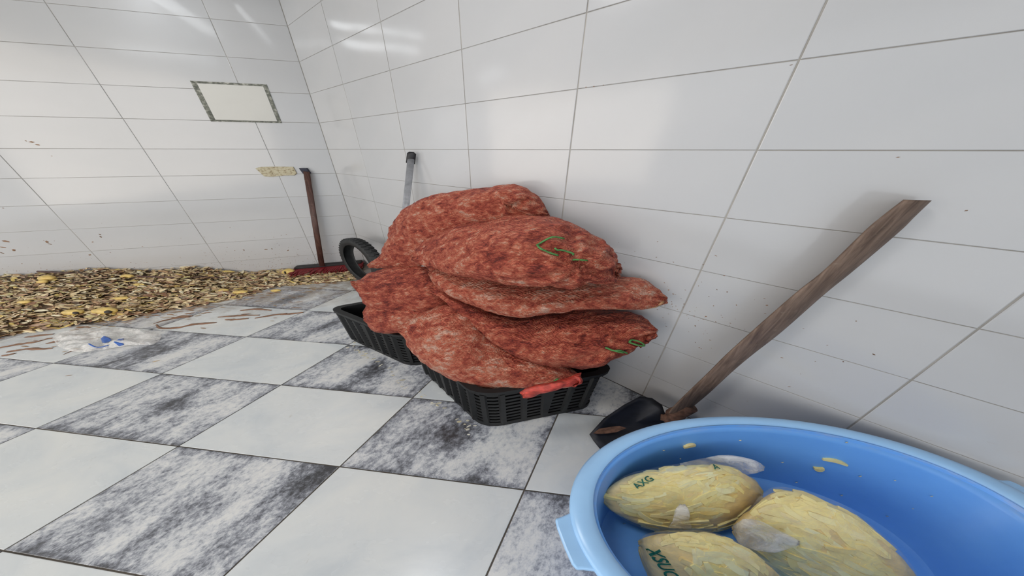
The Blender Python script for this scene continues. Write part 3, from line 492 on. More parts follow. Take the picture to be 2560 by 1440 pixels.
# suspended tube lamps above the frame; their mirror images streak the glazed right wall
def lamp(p, q, wd_, h, label, segs=4):
    c = (Vector(p)+Vector(q))/2; r = root('ceiling_lamp', (c.x, c.y, CEIL), label, 'lamp', None)
    d = (Vector(q)-Vector(p)); ln = d.length; d.normalize(); s = Vector((-d.y, d.x, 0))
    def slab(t0, t1, w2, z0, z1):
        m = MB(); vs = []
        for z in (z0, z1):
            for (t, k) in ((t0, -1), (t1, -1), (t1, 1), (t0, 1)): v = d*t+s*(k*w2); vs.append((v.x, v.y, z))
        return m.add(vs, [(3, 2, 1, 0), (4, 5, 6, 7), (0, 1, 5, 4), (1, 2, 6, 5), (2, 3, 7, 6), (3, 0, 4, 7)])
    slab(-ln/2, ln/2, wd_/2, h+.03-CEIL, h+.06-CEIL).build('lamp_case', M_case, r)
    for k in range(segs):
        a = -ln/2+ln*k/segs+.012; b = -ln/2+ln*(k+1)/segs-.012
        slab(a, b, wd_/2*.85, h-.012-CEIL, h+.029-CEIL).build('lamp_tube', M_lamp, r)
    for t in (-.35, .35): slab(t*ln-.006, t*ln+.006, .006, h+.061-CEIL, -.001).build('hanger', M_case, r)
lamp((-2.93, 1.93, 0), (-3.0, 2.85, 0), .13, 2.6, 'white four-tube lamp hanging beside the left wall, just above the frame')
lamp((-2.42, 1.90, 0), (-2.44, 2.85, 0), .035, 2.6, 'slim white tube lamp hanging nearest the room corner')
lamp((-3.35, .62, 0), (-4.3, .72, 0), .16, 2.6, 'white tube lamp hanging over the middle of the tiled floor')

# ------------------------------------------------------------------ wall fittings
def on_left(vs_tz, o0, o1, name, m, parent, base, bevel=0):
    """slab on the left wall: polygon in wall coordinates (t from the corner, z)"""
    vs = []
    for o in (o0, o1):
        for t, z in vs_tz: vs.append(Vector((CX, CY, 0))+dirL*t+nL*o+Vector((0, 0, z))-Vector(base))
    n = len(vs_tz); fs = [tuple(range(n)), tuple(range(2*n-1, n-1, -1))]+[(k, n+k, n+(k+1) % n, (k+1) % n) for k in range(n)]
    me = mesh(name, vs, fs); fix_normals(me); ob = link(name, me, m, parent)
    if bevel: md = ob.modifiers.new('b', 'BEVEL'); md.width = bevel; md.segments = 2
    return ob
def tz(p): v = Vector(p)-Vector((CX, CY, 0)); return (v.dot(dirL), p[2])
pc = [tz(p) for p in PANEL]
t1 = sum(p[0] for p in (pc[0], pc[3]))/2; t0 = sum(p[0] for p in (pc[1], pc[2]))/2; z1 = (pc[0][1]+pc[1][1])/2; z0 = (pc[2][1]+pc[3][1])/2
base = Vector((CX, CY, 0))+dirL*((t0+t1)/2)+Vector((0, 0, z0))
r = root('access_panel', base, 'square cream access panel with a grimy dark border, high on the left wall', 'wall panel')
fw = .034
on_left([(t0+fw, z0+.014), (t1-fw*1.3, z0+.014), (t1-fw*1.3, z1-.016), (t0+fw, z1-.016)], .002, .007, 'panel', M_panel, r, base, .002)
for q in ([(t0, z0), (t1, z0), (t1-.02, z0+.013), (t0+.02, z0+.013)], [(t0, z1), (t1, z1), (t1-.02, z1-.015), (t0+.02, z1-.015)],
          [(t0, z0), (t0, z1), (t0+fw*.9, z1-.015), (t0+fw*.9, z0+.013)], [(t1, z0), (t1, z1), (t1-fw*1.25, z1-.015), (t1-fw*1.25, z0+.013)]):
    on_left(q, .0015, .006, 'frame_strip', M_grime, r, base)
pa, pb = tz(PATCH[0]), tz(PATCH[1])
base = Vector((CX, CY, 0))+dirL*pa[0]+Vector((0, 0, pb[1]))
pts_ = [(pa[0], pa[1]-.01), (pa[0]-.05, pb[1]-.006), (pa[0]-.12, pb[1]-.012), (pa[0]-.25, pb[1]), (pb[0]+.03, pb[1]), (pb[0], pb[1]+.02), (pb[0]+.01, pa[1]), (pa[0]-.2, pa[1]+.004), (pa[0]-.06, pa[1]+.002)]
o = on_left(local_ := pts_, .0015, .012, 'putty_patch', M_putty, None, (0, 0, 0), .003)
o.data.transform(Matrix.Translation(-base)); o.location = base
tag(o, 'long pitted cream putty patch on the left wall, left of the broom handle', 'patch')
ba, bb = tz(BLOCK[0]), tz(BLOCK[1])
base = Vector((CX, CY, 0))+dirL*ba[0]+Vector((0, 0, bb[1]))
o = on_left([(ba[0], ba[1]), (ba[0]-.02, bb[1]), (bb[0], bb[1]), (bb[0]+.02, ba[1])], .002, .035, 'dark_block', M_navy, None, (0, 0, 0), .003)
o.data.transform(Matrix.Translation(-base)); o.location = base
tag(o, 'small dark navy block fixed on the left wall behind the top of the broom handle', 'block')

# ------------------------------------------------------------------ red net sacks
def displace(me, amp, seed, ends=None, nphi=40):
    fix_normals(me)
    nr = np.zeros(len(me.vertices)*3); me.vertices.foreach_get('normal', nr); nr = nr.reshape(-1, 3)
    co = np.zeros(len(me.vertices)*3); me.vertices.foreach_get('co', co); co = co.reshape(-1, 3)
    out = co.copy(); n_rings = (len(co)-2)//nphi
    for i in range(len(co)):
        x, y, z = co[i]; p = Vector((x/W*1.0+seed, y, z))
        d = noise.noise(p*11)*1.0+noise.noise(p*24)*.65+noise.noise(p*52)*.4
        ring = i//nphi; t = min(ring, n_rings-1-ring)/n_rings
        pl = math.sin((i % nphi)/nphi*2*math.pi*9+seed*3+noise.noise(p*6)*3)*max(0, .16-t)*3.2 if i < len(co)-2 else 0
        k = min(1, t*6+.15)
        dd = (d*k+pl)*amp
        out[i] += nr[i]*np.array([1.6, 1, 1])*dd
    me.vertices.foreach_set('co', out.ravel()); me.update()
def cen(rows): a = np.array(rows)[:, :3]; return Vector(a.mean(0))
LAB = {'s1': 'topmost red net sack, slumped against the wall with a pointed tail at left',
       's2': 'large red net sack with a green twine loop, second from the top of the pile',
       's3': 'long red net sack whose pointed right end touches the wall, under the green-looped sack',
       's4': 'red net sack with a pointed ear at the left end of the pile',
       's5': 'small bulging red net sack hanging over the far crate, below the eared sack',
       's6': 'red net sack with two green twine ends at its right, above the front sack',
       's7': 'front red net sack hanging over the near crate, lowest in the pile'}
sacks = {}
for k, rows in SACKS.items():
    c = cen(rows); c.z = min(r[2] for r in rows)
    rows2 = [[r[0]-c.x, r[1]-c.y, r[2]-c.z]+r[3:] for r in rows]
    vs, fs, n = loft(rows2, 9, 64, .92)
    me = mesh('net_sack', vs, fs); displace(me, .0130, len(sacks)*3.7+1, nphi=64)
    for (px_, py_, pz_, rad, dep, npl) in PLEATS.get(k, ()):      # net gathered into pleats round a tie
        q0 = Vector((px_, py_, pz_))-c
        for v in me.vertices:
            dv = v.co-q0; dv.x /= W; rr_ = dv.length
            if rr_ < rad*2.2:
                an = math.atan2(dv.z, dv.x); f_ = math.exp(-(rr_/rad)**2)
                m_ = dep*f_*(-1.0+.0)-dep*.75*math.sin(an*npl+noise.noise(dv*20)*2)*math.exp(-((rr_-rad*.9)/(rad*.7))**2)
                v.co += v.normal*m_
    me.update()
    o = link('net_sack', me, M_sack, None, c, True)
    tag(o, LAB[k], 'sack', 'red net sacks piled on the black crates'); sacks[k] = o
for k, lines in TWINE.items():
    base = sacks[k].location
    bv = BVHTree.FromPolygons([v.co+base for v in sacks[k].data.vertices], [tuple(p.vertices) for p in sacks[k].data.polygons])
    for ln in lines:
        mb = MB(); q = []
        for p in ln:
            p = Vector(p)
            # lay the twine on the sack: follow the line from above-front until it meets the net
            d = (Vector((0, -.55, .83))).normalized()
            nr_ = bv.find_nearest(p)
            q.append(np.array(nr_[0]+nr_[1]*.012-base) if nr_[0] is not None and nr_[3] < .35 else np.array(p-base))
        mb.add(*tube_vf(q, .0038, 7, 1.6, 4)); mb.build('twine', M_twine, sacks[k], smooth=True)
base = sacks['s3'].location
bv = BVHTree.FromPolygons([v.co+base for v in sacks['s3'].data.vertices], [tuple(p.vertices) for p in sacks['s3'].data.polygons])
q = []
for p in SEAM:
    h_ = bv.find_nearest(Vector(p)); q.append(np.array(h_[0]+h_[1]*.004-base))
vs, fs = tube_vf(q, .0055, 7, 1.3, 3); me = mesh('seam_cord', vs, fs); fix_normals(me)
o = link('seam_cord', me, simple('frayed_tan_cord', (.42, .22, .11), .7, var=.6, scale=70, bs=.6), sacks['s3'], None, True); o['label'] = 'frayed tan cord along the lower edge'
for nm, rows in (('tied_neck', NECK), ('net_curl', CURL)):
    base = sacks['s7'].location
    rows2 = [[r[0]-base.x, r[1]-base.y, r[2]-base.z]+r[3:] for r in rows]
    vs, fs, n = loft(rows2, 5, 24); me = mesh(nm, vs, fs); displace(me, .012, 5, nphi=24)
    link(nm, me, M_neck, sacks['s7'], None, True)

# ------------------------------------------------------------------ black crates
def crate(px, py, ux, uy, vx, vy, lu, lv, h, label):
    """near corner (px,py) and the two side directions in unbroadened metres"""
    base = Vector((W*px, py, 0)); r = root('plastic_crate', base, label, 'crate', 'black crates under the sacks')
    U = Vector((ux, uy)).normalized(); V = Vector((vx, vy)).normalized()
    def T(a, b, z, flare=0):
        # slight outward flare with height
        k = z/h*.012
        a2 = a+(-k if a < lu/2 else k); b2 = b+(-k if b < lv/2 else k)
        p = U*a2+V*b2; return Vector((W*p.x, p.y, z))
    def ringpts(inset, rad, n=5):
        out = []
        for (ca, cb, a0) in ((rad, rad, math.pi), (lu-rad, rad, 1.5*math.pi), (lu-rad, lv-rad, 0), (rad, lv-rad, .5*math.pi)):
            for k in range(n+1):
                an = a0+k/n*math.pi/2; out.append((ca+(rad-inset)*math.cos(an), cb+(rad-inset)*math.sin(an)))
        return out
    def band(z0, z1, i0, i1, name):
        A = ringpts(i0, .05); B = ringpts(i1, .05); n = len(A); vs = []
        for (ring, z) in ((A, z0), (A, z1), (B, z1), (B, z0)): vs += [T(a, b, z) for a, b in ring]
        fs = []
        for s in range(4):
            for k in range(n): fs.append((s*n+k, s*n+(k+1) % n, ((s+1) % 4)*n+(k+1) % n, ((s+1) % 4)*n+k))
        me = mesh(name, vs, fs); fix_normals(me); return link(name, me, M_black, r)
    band(h-.022, h, -.014, .010, 'rim'); band(h-.034, h-.022, -.003, .006, 'rim_lip')
    band(.0, .035, -.004, .010, 'base_band')
    n = 9
    for k in range(n):
        z = .05+k*(h-.10)/(n-1)
        band(z-.009, z+.009, .0, .006, 'slat')
    band(.0, h, .010, .013, 'inner_wall')
    A = ringpts(.01, .05); vs = [T(a, b, .012) for a, b in A]+[T(a, b, .018) for a, b in A]; m = len(A)
    link('bottom', mesh('bottom', vs, [tuple(range(m-1, -1, -1)), tuple(range(m, 2*m))]+[(k, (k+1) % m, m+(k+1) % m, m+k) for k in range(m)]), M_black, r)
    # upright ribs on each side and corner
    def rib(a, b, na, nb):
        w = .006; q = []
        for z in (.03, h-.03):
            for (s, o) in ((-w, .012), (w, .012), (w, -.002), (-w, -.002)):
                q.append(T(a+s*(-nb)+na*o, b+s*na+nb*o, z))
        me = mesh('rib', q, [(3, 2, 1, 0), (4, 5, 6, 7)]+[(k, (k+1) % 4, 4+(k+1) % 4, 4+k) for k in range(4)]); fix_normals(me); link('rib', me, M_black, r)
    for k in range(7): t = .05+k*(lv-.1)/6; rib(0, t, -1, 0); rib(lu, t, 1, 0)
    for k in range(5): t = .05+k*(lu-.1)/4; rib(t, 0, 0, -1); rib(t, lv, 0, 1)
    s = .0146; rib(s, s, -.707, -.707)
    return r
crate(-.052, .798, .899, .437, -.437, .899, .33, .47, .352, 'near black plastic crate under the front red sack, closest to the blue tub')
crate(-.305, 1.262, .75, .66, -.66, .75, .31, .425, .33, 'far black plastic crate under the left end of the sack pile')

# ------------------------------------------------------------------ tyre
def tyre():
    tx, ty, tz_ = TYRE; R = .280
    base = Vector((tx, ty, 0)); rt = root('tyre', base, 'black rubber tyre standing upright between the peel heap and the sacks', 'tyre')
    n = Vector((-.85, -.526, .03)).normalized(); s = Vector((-.526, .85, 0)).normalized(); u = n.cross(s).normalized()
    if u.z < 0: u = -u
    prof = [(-.047, .197), (-.052, .225), (-.050, .245), (-.040, .258), (0, .262), (.040, .258), (.050, .245), (.052, .225), (.047, .197), (.040, .193), (.040, .215), (.036, .238), (0, .246), (-.036, .238), (-.040, .215), (-.040, .193)]
    K = 72; vs = []; fs = []; m = len(prof)
    def P(a, w, rr):
        rr *= 1.06; v = n*w*.62+(s*math.cos(a)+u*math.sin(a))*rr; return Vector((W*v.x, v.y, v.z+R+.005))
    for k in range(K):
        a = 2*math.pi*k/K
        for w, rr in prof: vs.append(P(a, w, rr))
    for k in range(K):
        for i in range(m): fs.append((k*m+i, ((k+1) % K)*m+i, ((k+1) % K)*m+(i+1) % m, k*m+(i+1) % m))
    me = mesh('carcass', vs, fs); fix_normals(me); link('carcass', me, M_tyre, rt, None, True)
    for k in range(44):
        for side in (-1, 1):
            a = 2*math.pi*(k+(.5 if side > 0 else 0))/44; da = 2*math.pi/44*.30; q = []
            for rr in (.255, .270):
                for (aa, w) in ((a-da, side*.004), (a+da, side*.010), (a+da, side*.046), (a-da, side*.040)): q.append(P(aa, w, rr-.006*(abs(w) > .03)))
            t = mesh('tread_block', q, [(3, 2, 1, 0), (4, 5, 6, 7)]+[(j, (j+1) % 4, 4+(j+1) % 4, 4+j) for j in range(4)]); fix_normals(t)
            link('tread_block', t, M_tyre, rt)
tyre()

# ------------------------------------------------------------------ long-handled tools
def tube_obj(name, path, r, m, parent, base, wide=W, nphi=16, sub=1):
    vs, fs = tube_vf([np.array(p)-np.array(base) for p in path], r, nphi, wide, sub); me = mesh(name, vs, fs); fix_normals(me)
    return link(name, me, m, parent, None, True)
base = Vector(POLE[1]); base.z = 0
rt = root('mop_pole', base, 'grey metal pole with a black end cap, leaning on the right wall behind the sacks', 'pole')
tube_obj('pole', POLE, .0125, M_alu, rt, base); tube_obj('end_cap', [POLECAP[1], [a*.5+b*.5 for a, b in zip(*POLECAP)], POLECAP[0], [POLECAP[0][0]+.002, POLECAP[0][1], POLECAP[0][2]+.012]], [.0165, .0165, .016, .008], M_cap, rt, base)

b0 = Vector(BROOM[1]); base = Vector((b0.x, b0.y, 0))
rt = root('broom', base, 'brown wooden broom with dark red bristles standing against the left wall near the corner', 'broom')
low = [b0.x-.01, b0.y-.01, .075]
tube_obj('handle', [BROOM[0], low], [.0155, .0165], M_brown, rt, base)
hd = MB(); q = []
hx0, hx1 = -.50, .42
for o, z in ((.0, .02), (.0, .085), (.05, .085), (.05, .02)):
    pass
def wl(t, o, z): return Vector((CX, CY, 0))+dirL*t+nL*o+Vector((0, 0, z))-base
def block_on_left(t0, t1, o0, o1, z0, z1):
    vs = [wl(t, o, z) for z in (z0, z1) for o in (o0, o1) for t in (t0, t1)]
    me = mesh('b', vs, [(0, 2, 3, 1), (4, 5, 7, 6), (0, 1, 5, 4), (1, 3, 7, 5), (3, 2, 6, 7), (2, 0, 4, 6)]); fix_normals(me); return me
me = block_on_left(.02, .84, .02, .10, .045, .078); ob = link('head_block', me, M_broomback, rt)
md = ob.modifiers.new('b', 'BEVEL'); md.width = .008; md.segments = 2
br = MB()
for k in range(900):
    t = random.uniform(.0, .86); o_ = random.uniform(.03, .11); tp = wl(t, o_, .05); bt = wl(t+random.uniform(-.02, .02), o_+random.uniform(.05, .20), random.uniform(.02, .055))
    w_ = dirL*.006
    br.add([tp-w_, tp+w_, bt+w_, bt-w_, tp-w_+Vector((0, .002, .002)), tp+w_+Vector((0, .002, .002))], [(0, 1, 2, 3), (4, 5, 2, 3)])
ob = br.build('bristles', M_redbroom, rt); ob['kind'] = 'stuff'

base = Vector(BLADE[3]); base.z = 0
rt = root('shovel', base, 'iron shovel with a thick worn wooden shaft, leaning on the right wall behind the tub', 'shovel')
rows2 = [[r[0]-base.x, r[1]-base.y, r[2]-base.z]+r[3:] for r in HOE_HANDLE]
vs, fs, n = loft(rows2, 6, 32, .85); me = mesh('shaft', vs, fs); fix_normals(me); link('shaft', me, M_handle, rt, None, True)
# dished blade with thickness
bl = [Vector(p)-base for p in BLADE]; c = sum(bl, Vector())/len(bl)
nrm = Vector((0, 0, 0))
for i in range(len(bl)): nrm += (bl[i]-c).cross(bl[(i+1) % len(bl)]-c)
nrm.normalize()
if nrm.z < 0: nrm = -nrm
K = 6; m = len(bl); vs = []; fs = []
for s in range(2):
    for k in range(K):
        f_ = 1-k/K
        for p in bl: vs.append(c+(p-c)*f_-nrm*(.035*(1-f_*f_)+s*.006))
    vs.append(c-nrm*(.035+s*.006))
S_ = m*K+1
for s in range(2):
    for k in range(K-1):
        for i in range(m): fs.append((s*S_+k*m+i, s*S_+k*m+(i+1) % m, s*S_+(k+1)*m+(i+1) % m, s*S_+(k+1)*m+i))
    for i in range(m): fs.append((s*S_+(K-1)*m+i, s*S_+(K-1)*m+(i+1) % m, s*S_+K*m))
for i in range(m): fs.append((i, (i+1) % m, S_+(i+1) % m, S_+i))
me = mesh('blade', vs, fs); fix_normals(me); link('blade', me, M_rust, rt, None, True)
sk = HOE_HANDLE[-1]; top = Vector(sk[:3])-base
sv, sf = tube_vf([np.array(top+Vector((.05, 0, .075))), np.array(top), np.array(top+Vector((-.03, -.005, -.035))), np.array(bl[7]*.5+bl[6]*.2+c*.3)], [.032, .036, .032, .018], 14, 1.6, 3)
me = mesh('socket', sv, sf); fix_normals(me); displace_ = None; link('socket', me, M_rustb, rt, None, True)
bv = BVHTree.FromPolygons([v.co for v in rt.children[1].data.vertices], [tuple(p.vertices) for p in rt.children[1].data.polygons])
rp = MB(); ring = []
for k, (a, rr) in enumerate([(0, 1), (.6, .8), (1.2, .5), (2.0, .45), (2.7, .8), (3.3, 1), (3.9, .7), (4.6, .5), (5.4, .6)]):
    ring.append(bl[0]*.62+c*.38+Vector((.055*math.cos(a)*rr*1.3, .035*math.sin(a)*rr, 0))+Vector((.03*math.cos(a)*rr, 0, .022*math.cos(a)*rr)))
q = []
for lift in (.001, .004):
    for p in ring: h_ = bv.ray_cast(p+nrm*.1, -nrm); q.append((h_[0] if h_[0] is not None else p)+nrm*lift)
nn = len(ring); rp.add(q, [tuple(range(nn)), tuple(range(2*nn-1, nn-1, -1))]+[(k, nn+k, nn+(k+1) % nn, (k+1) % nn) for k in range(nn)])
o = rp.build('rust_patch', M_rustb, rt); o['label'] = 'brown rust patch at the blade tip'

# ------------------------------------------------------------------ blue tub
TC = Vector((W*.419, .274, 0))
rt = root('tub', TC, 'large round blue plastic tub holding bags of cut potato, in the lower right', 'tub')
prof = [(.0, .006), (.235, .006), (.245, .0), (.250, .01), (.262, .12), (.285, .36), (.291, .40), (.293, .425), (.318, .428), (.3275, .424), (.331, .430), (.331, .446), (.327, .4525),
        (.318, .4545), (.308, .453), (.300, .446), (.297, .43), (.295, .405), (.2935, .375), (.290, .345), (.2855, .318), (.2825, .312), (.2805, .300), (.277, .22), (.272, .14), (.266, .10), (.250, .085), (.0, .083)]
outer = prof[:9]+prof[9:16]; inner = prof[15:]
vs, fs = lathe(prof, 128); me = mesh('basin', vs, fs); bm = bmesh.new(); bm.from_mesh(me); bmesh.ops.remove_doubles(bm, verts=bm.verts, dist=1e-5); bmesh.ops.recalc_face_normals(bm, faces=bm.faces); bm.to_mesh(me); bm.free()
link('basin', me, M_tub, rt, None, True)
vs, fs = lathe([(.3315, .432), (.3317, .446), (.3275, .4535), (.318, .4558), (.3075, .4545), (.2995, .4475), (.2985, .440), (.310, .447), (.325, .445), (.3315, .432)], 128)
me = mesh('rim', vs, fs); fix_normals(me); link('rim', me, M_rim, rt, None, True)
for sgn, nm in ((1, 'lug_handle'), (-1, 'lug_handle')):
    q = []
    P0 = [Vector(p)-Vector((TC.x, TC.y, 0)) for p in TAB]
    n = len(P0); ring = [Vector((p.x*sgn, p.y*sgn, 0)) for p in P0]
    inn = [Vector((ring[-1].x*.96, ring[-1].y*.96, 0)), Vector((ring[0].x*.96, ring[0].y*.96, 0))]
    full = ring+inn; n = len(full)
    vs = [(p.x, p.y, z) for z in (.428, .445) for p in full]
    me = mesh(nm, vs, [tuple(range(n)), tuple(range(2*n-1, n-1, -1))]+[(k, n+k, n+(k+1) % n, (k+1) % n) for k in range(n)]); fix_normals(me)
    o = link(nm, me, M_rim, rt); md = o.modifiers.new('b', 'BEVEL'); md.width = .005; md.segments = 3
TUB_BV = BVHTree.FromPolygons([Vector(v.co)+TC for v in rt.children[0].data.vertices], [tuple(p.vertices) for p in rt.children[0].data.polygons])

# ------------------------------------------------------------------ bags of potato sticks
fry_meshes = []
for k in range(6):
    ln = [.060, .072, .052, .080, .066, .045][k]; w_ = .0125+.0015*(k % 3); bend = [0, .006, -.004, .008, -.007, .003][k]
    vs = []; sec = 5
    for i in range(sec):
        t = i/(sec-1)-.5; off = bend*(1-(2*t)**2); tap = 1-.35*(abs(2*t)**4)
        for a, b in ((-1, -1), (1, -1), (1, 1), (-1, 1)): vs.append((t*ln, off+a*w_*tap*.5, b*w_*tap*.42))
    fs = [(3, 2, 1, 0), tuple(range(4*(sec-1), 4*sec))]
    for i in range(sec-1):
        for j in range(4): fs.append((i*4+j, i*4+(j+1) % 4, (i+1)*4+(j+1) % 4, (i+1)*4+j))
    # X widening for the stretched image is put in at placement through the matrix of a shared mesh
    me = mesh('potato_stick', vs, fs); fix_normals(me); me.materials.append(M_fry); fry_meshes.append(me)
BL = {'b1': 'knotted clear bag of potato sticks, nearest the rim at upper left in the tub',
      'b2': 'largest clear plastic bag of potato sticks, at the right of the three in the tub',
      'b3': 'clear bag of potato sticks with a vertical line of green letters'}
FG = {'b1': ('potato stick in the knotted bag at upper left in the tub', 'potato sticks in the knotted bag'), 'b2': ('potato stick in the largest bag, at the right in the tub', 'potato sticks in the largest bag'),
      'b3': ('potato stick in the bag with vertical green letters', 'potato sticks in the bag with green letters')}
def text_on(bag_bv, txt, pos, ang, size, parent, base, wide=1.6):
    cu = bpy.data.curves.new('print', 'FONT'); cu.body = txt; cu.size = size; cu.align_x = 'CENTER'; cu.resolution_u = 3; cu.offset = size*.02
    tmp = bpy.data.objects.new('tmp', cu); COL.objects.link(tmp)
    dg = bpy.context.evaluated_depsgraph_get(); me = bpy.data.meshes.new_from_object(tmp.evaluated_get(dg)); bpy.data.objects.remove(tmp)
    bm = bmesh.new(); bm.from_mesh(me); bmesh.ops.triangulate(bm, faces=bm.faces); bmesh.ops.subdivide_edges(bm, edges=bm.edges, cuts=1)
    d = Vector((0, -.5, .866)).normalized()
    for v in bm.verts:
        x, y = v.co.x, v.co.y; ca, sa = math.cos(ang), math.sin(ang)
        p = Vector(pos)+Vector((wide*(x*ca-y*sa), (x*sa+y*ca)*.866, (x*sa+y*ca)*.5))
        h_ = bag_bv.ray_cast(p+d*.4, -d)
        v.co = (h_[0] if h_[0] is not None else p)+d*.003-base
    bm.to_mesh(me); bm.free(); me.name = 'green_print'; me.materials.clear(); return link('green_print', me, M_green, parent)
BAG_BV = {}
for bi, (k, rows) in enumerate(BAGS.items()):
    c = cen(rows); base = Vector((c.x, c.y, .09))
    rt = root('bag_of_potato_sticks', base, BL[k], 'bag', 'clear bags of cut potato in the blue tub')
    def shrink(r, s, dz=0): return [r[0]-base.x, r[1]-base.y, r[2]-base.z+dz]+[x*s for x in r[3:]]
    vs, fs, n = loft([shrink(r, .90) for r in rows], 6, 36); me = mesh('packed_sticks', vs, fs); displace(me, .007, bi*5+2, nphi=36)
    core = link('packed_sticks', me, M_fries, None, base, True); core.parent = rt; core.location = (0, 0, 0); core['kind'] = 'stuff'
    vs, fs, n = loft([shrink(r, 1.0) for r in rows], 8, 48); me = mesh('film', vs, fs); displace(me, .0045, bi*5+2, nphi=48)
    link('film', me, M_film, rt, None, True)
    vs, fs, n = loft([shrink(r, 1.0) for r in TAIL[k]], 5, 20); me = mesh('bag_mouth', vs, fs); displace(me, .006, bi+9, nphi=20)
    link('bag_mouth', me, M_film2, rt, None, True)
    cb = BVHTree.FromPolygons([v.co+base for v in core.data.vertices], [tuple(p.vertices) for p in core.data.polygons])
    fb = BVHTree.FromPolygons([v.co+base for v in rt.children[1].data.vertices], [tuple(p.vertices) for p in rt.children[1].data.polygons]); BAG_BV[k] = (fb, rt, base)
    fillv = []; fillf = []; d = Vector((0, -.5, .866)); A0 = {'b1': .25, 'b2': -.55, 'b3': -.5}[k]; tr_ = 0
    while len(fillf) < 330*18 and tr_ < 12000:
        tr_ += 1
        p = Vector((random.uniform(min(r[0] for r in rows)-.05, max(r[0] for r in rows)+.05), random.uniform(min(r[1] for r in rows)-.2, max(r[1] for r in rows)+.25), .25))
        h_ = cb.ray_cast(p+d*.6, -d)
        if h_[0] is None: continue
        nn_ = h_[1]; an = A0+random.gauss(0, .6); t = Vector((math.cos(an), math.sin(an)*.8, math.sin(an)*.4)); t = (t-nn_*t.dot(nn_)).normalized(); s2 = nn_.cross(t).normalized()
        if any((q_-f_[0]).dot(f_[1]) > -.001 for q_ in [h_[0]+nn_*.003+t*e_ for e_ in (-.06, .06)] for f_ in [fb.find_nearest(q_)]): continue
        Mx = Matrix.Translation(h_[0]-nn_*random.uniform(.000, .004)-base) @ (Matrix((t, s2, nn_)).transposed() @ Matrix.Diagonal(((1.0+.75*abs(t.x))*.85, 1.0+.7*abs(s2.x), 1.1))).to_4x4()
        src = fry_meshes[random.randrange(6)]; b0_ = len(fillv)
        fillv += [Mx @ v.co for v in src.vertices]; fillf += [tuple(i+b0_ for i in pl.vertices) for pl in src.polygons]
    bm = bmesh.new(); bm.from_mesh(core.data); n0 = len(bm.faces); vv_ = [bm.verts.new(v) for v in fillv]
    for f_ in fillf:
        nf = bm.faces.new([vv_[i] for i in f_]); nf.material_index = 1
    bm.to_mesh(core.data); bm.free(); core.data.materials.append(M_fry2)
    placed = 0; d = Vector((0, -.5, .866)); xs = [r[0] for r in rows]; ys = [r[1] for r in rows]; tries = 0
    A0 = {'b1': .25, 'b2': -.55, 'b3': -.5}[k]
    while placed < 98 and tries < 9000:
        tries += 1
        p = Vector((random.uniform(min(xs)-.05, max(xs)+.05), random.uniform(min(ys)-.2, max(ys)+.25), .25))
        h_ = cb.ray_cast(p+d*.6, -d)
        if h_[0] is None or h_[1].dot(d) < .12: continue
        if h_[0].y < (.08 if k != 'b1' else -.1): continue
        nn_ = h_[1]; an = A0+random.gauss(0, .5)
        t = Vector((math.cos(an), math.sin(an)*.8, math.sin(an)*.4)); t = (t-nn_*t.dot(nn_)).normalized(); s2 = nn_.cross(t).normalized()
        M3 = Matrix((t, s2, nn_)).transposed()
        B3 = Matrix.Diagonal((1.9, 1, 1))
        lift = random.uniform(-.004, .002); out_ = False
        for e_ in (-.045, .045):
            q_ = h_[0]+nn_*(lift+.003)+t*e_*(1.0+.75*abs(t.x)); f_ = fb.find_nearest(q_)
            if (q_-f_[0]).dot(f_[1]) > .0015: out_ = True
        if out_: continue
        o = bpy.data.objects.new('potato_stick', fry_meshes[random.randrange(6)]); COL.objects.link(o)
        o.matrix_world = Matrix.Translation(h_[0]+nn_*lift) @ (M3 @ Matrix.Diagonal((1.0+.75*abs(t.x), 1.0+.7*abs(s2.x), 1.25))).to_4x4()
        tag(o, FG[k][0], 'potato stick', FG[k][1]); placed += 1
text_on(BAG_BV['b3'][0], 'XSUCE', PRINT3, -1.2, .028, BAG_BV['b3'][1], BAG_BV['b3'][2], 1.9)
text_on(BAG_BV['b1'][0], 'AXG', PRINT1, .75, .022, BAG_BV['b1'][1], BAG_BV['b1'][2], 2.0)
text_on(BAG_BV['b1'][0], 'A', PRINT1B, .1, .02, BAG_BV['b1'][1], BAG_BV['b1'][2], 2.0)
# loose sticks and crumbs stuck inside the tub wall
LB = ['loose potato stick on the inner tub wall above the knotted bag', 'largest loose yellow potato stick on the back inner wall of the tub', 'curled loose potato scrap on the inner tub wall, below the largest loose stick']
for k, (p, d_, an) in enumerate(LOOSE):
    h_ = TUB_BV.ray_cast(Vector(p), Vector(d_)); 
    if h_[0] is None: continue
    nn_ = h_[1] if h_[1].dot(Vector(d_)) < 0 else -h_[1]; t = Vector((math.cos(an), 0, math.sin(an))); t = (t-nn_*t.dot(nn_)).normalized(); s2 = nn_.cross(t)
    o = bpy.data.objects.new('potato_stick', fry_meshes[(1, 3, 2)[k]]); COL.objects.link(o)
    sz = (.62, .8, .5)[k]
    o.matrix_world = Matrix.Translation(h_[0]+nn_*.004) @ (Matrix((t, s2, nn_)).transposed() @ Matrix.Diagonal((sz*1.2, 1.1, 1))).to_4x4()
    tag(o, LB[k], 'potato stick')
cr = MB()
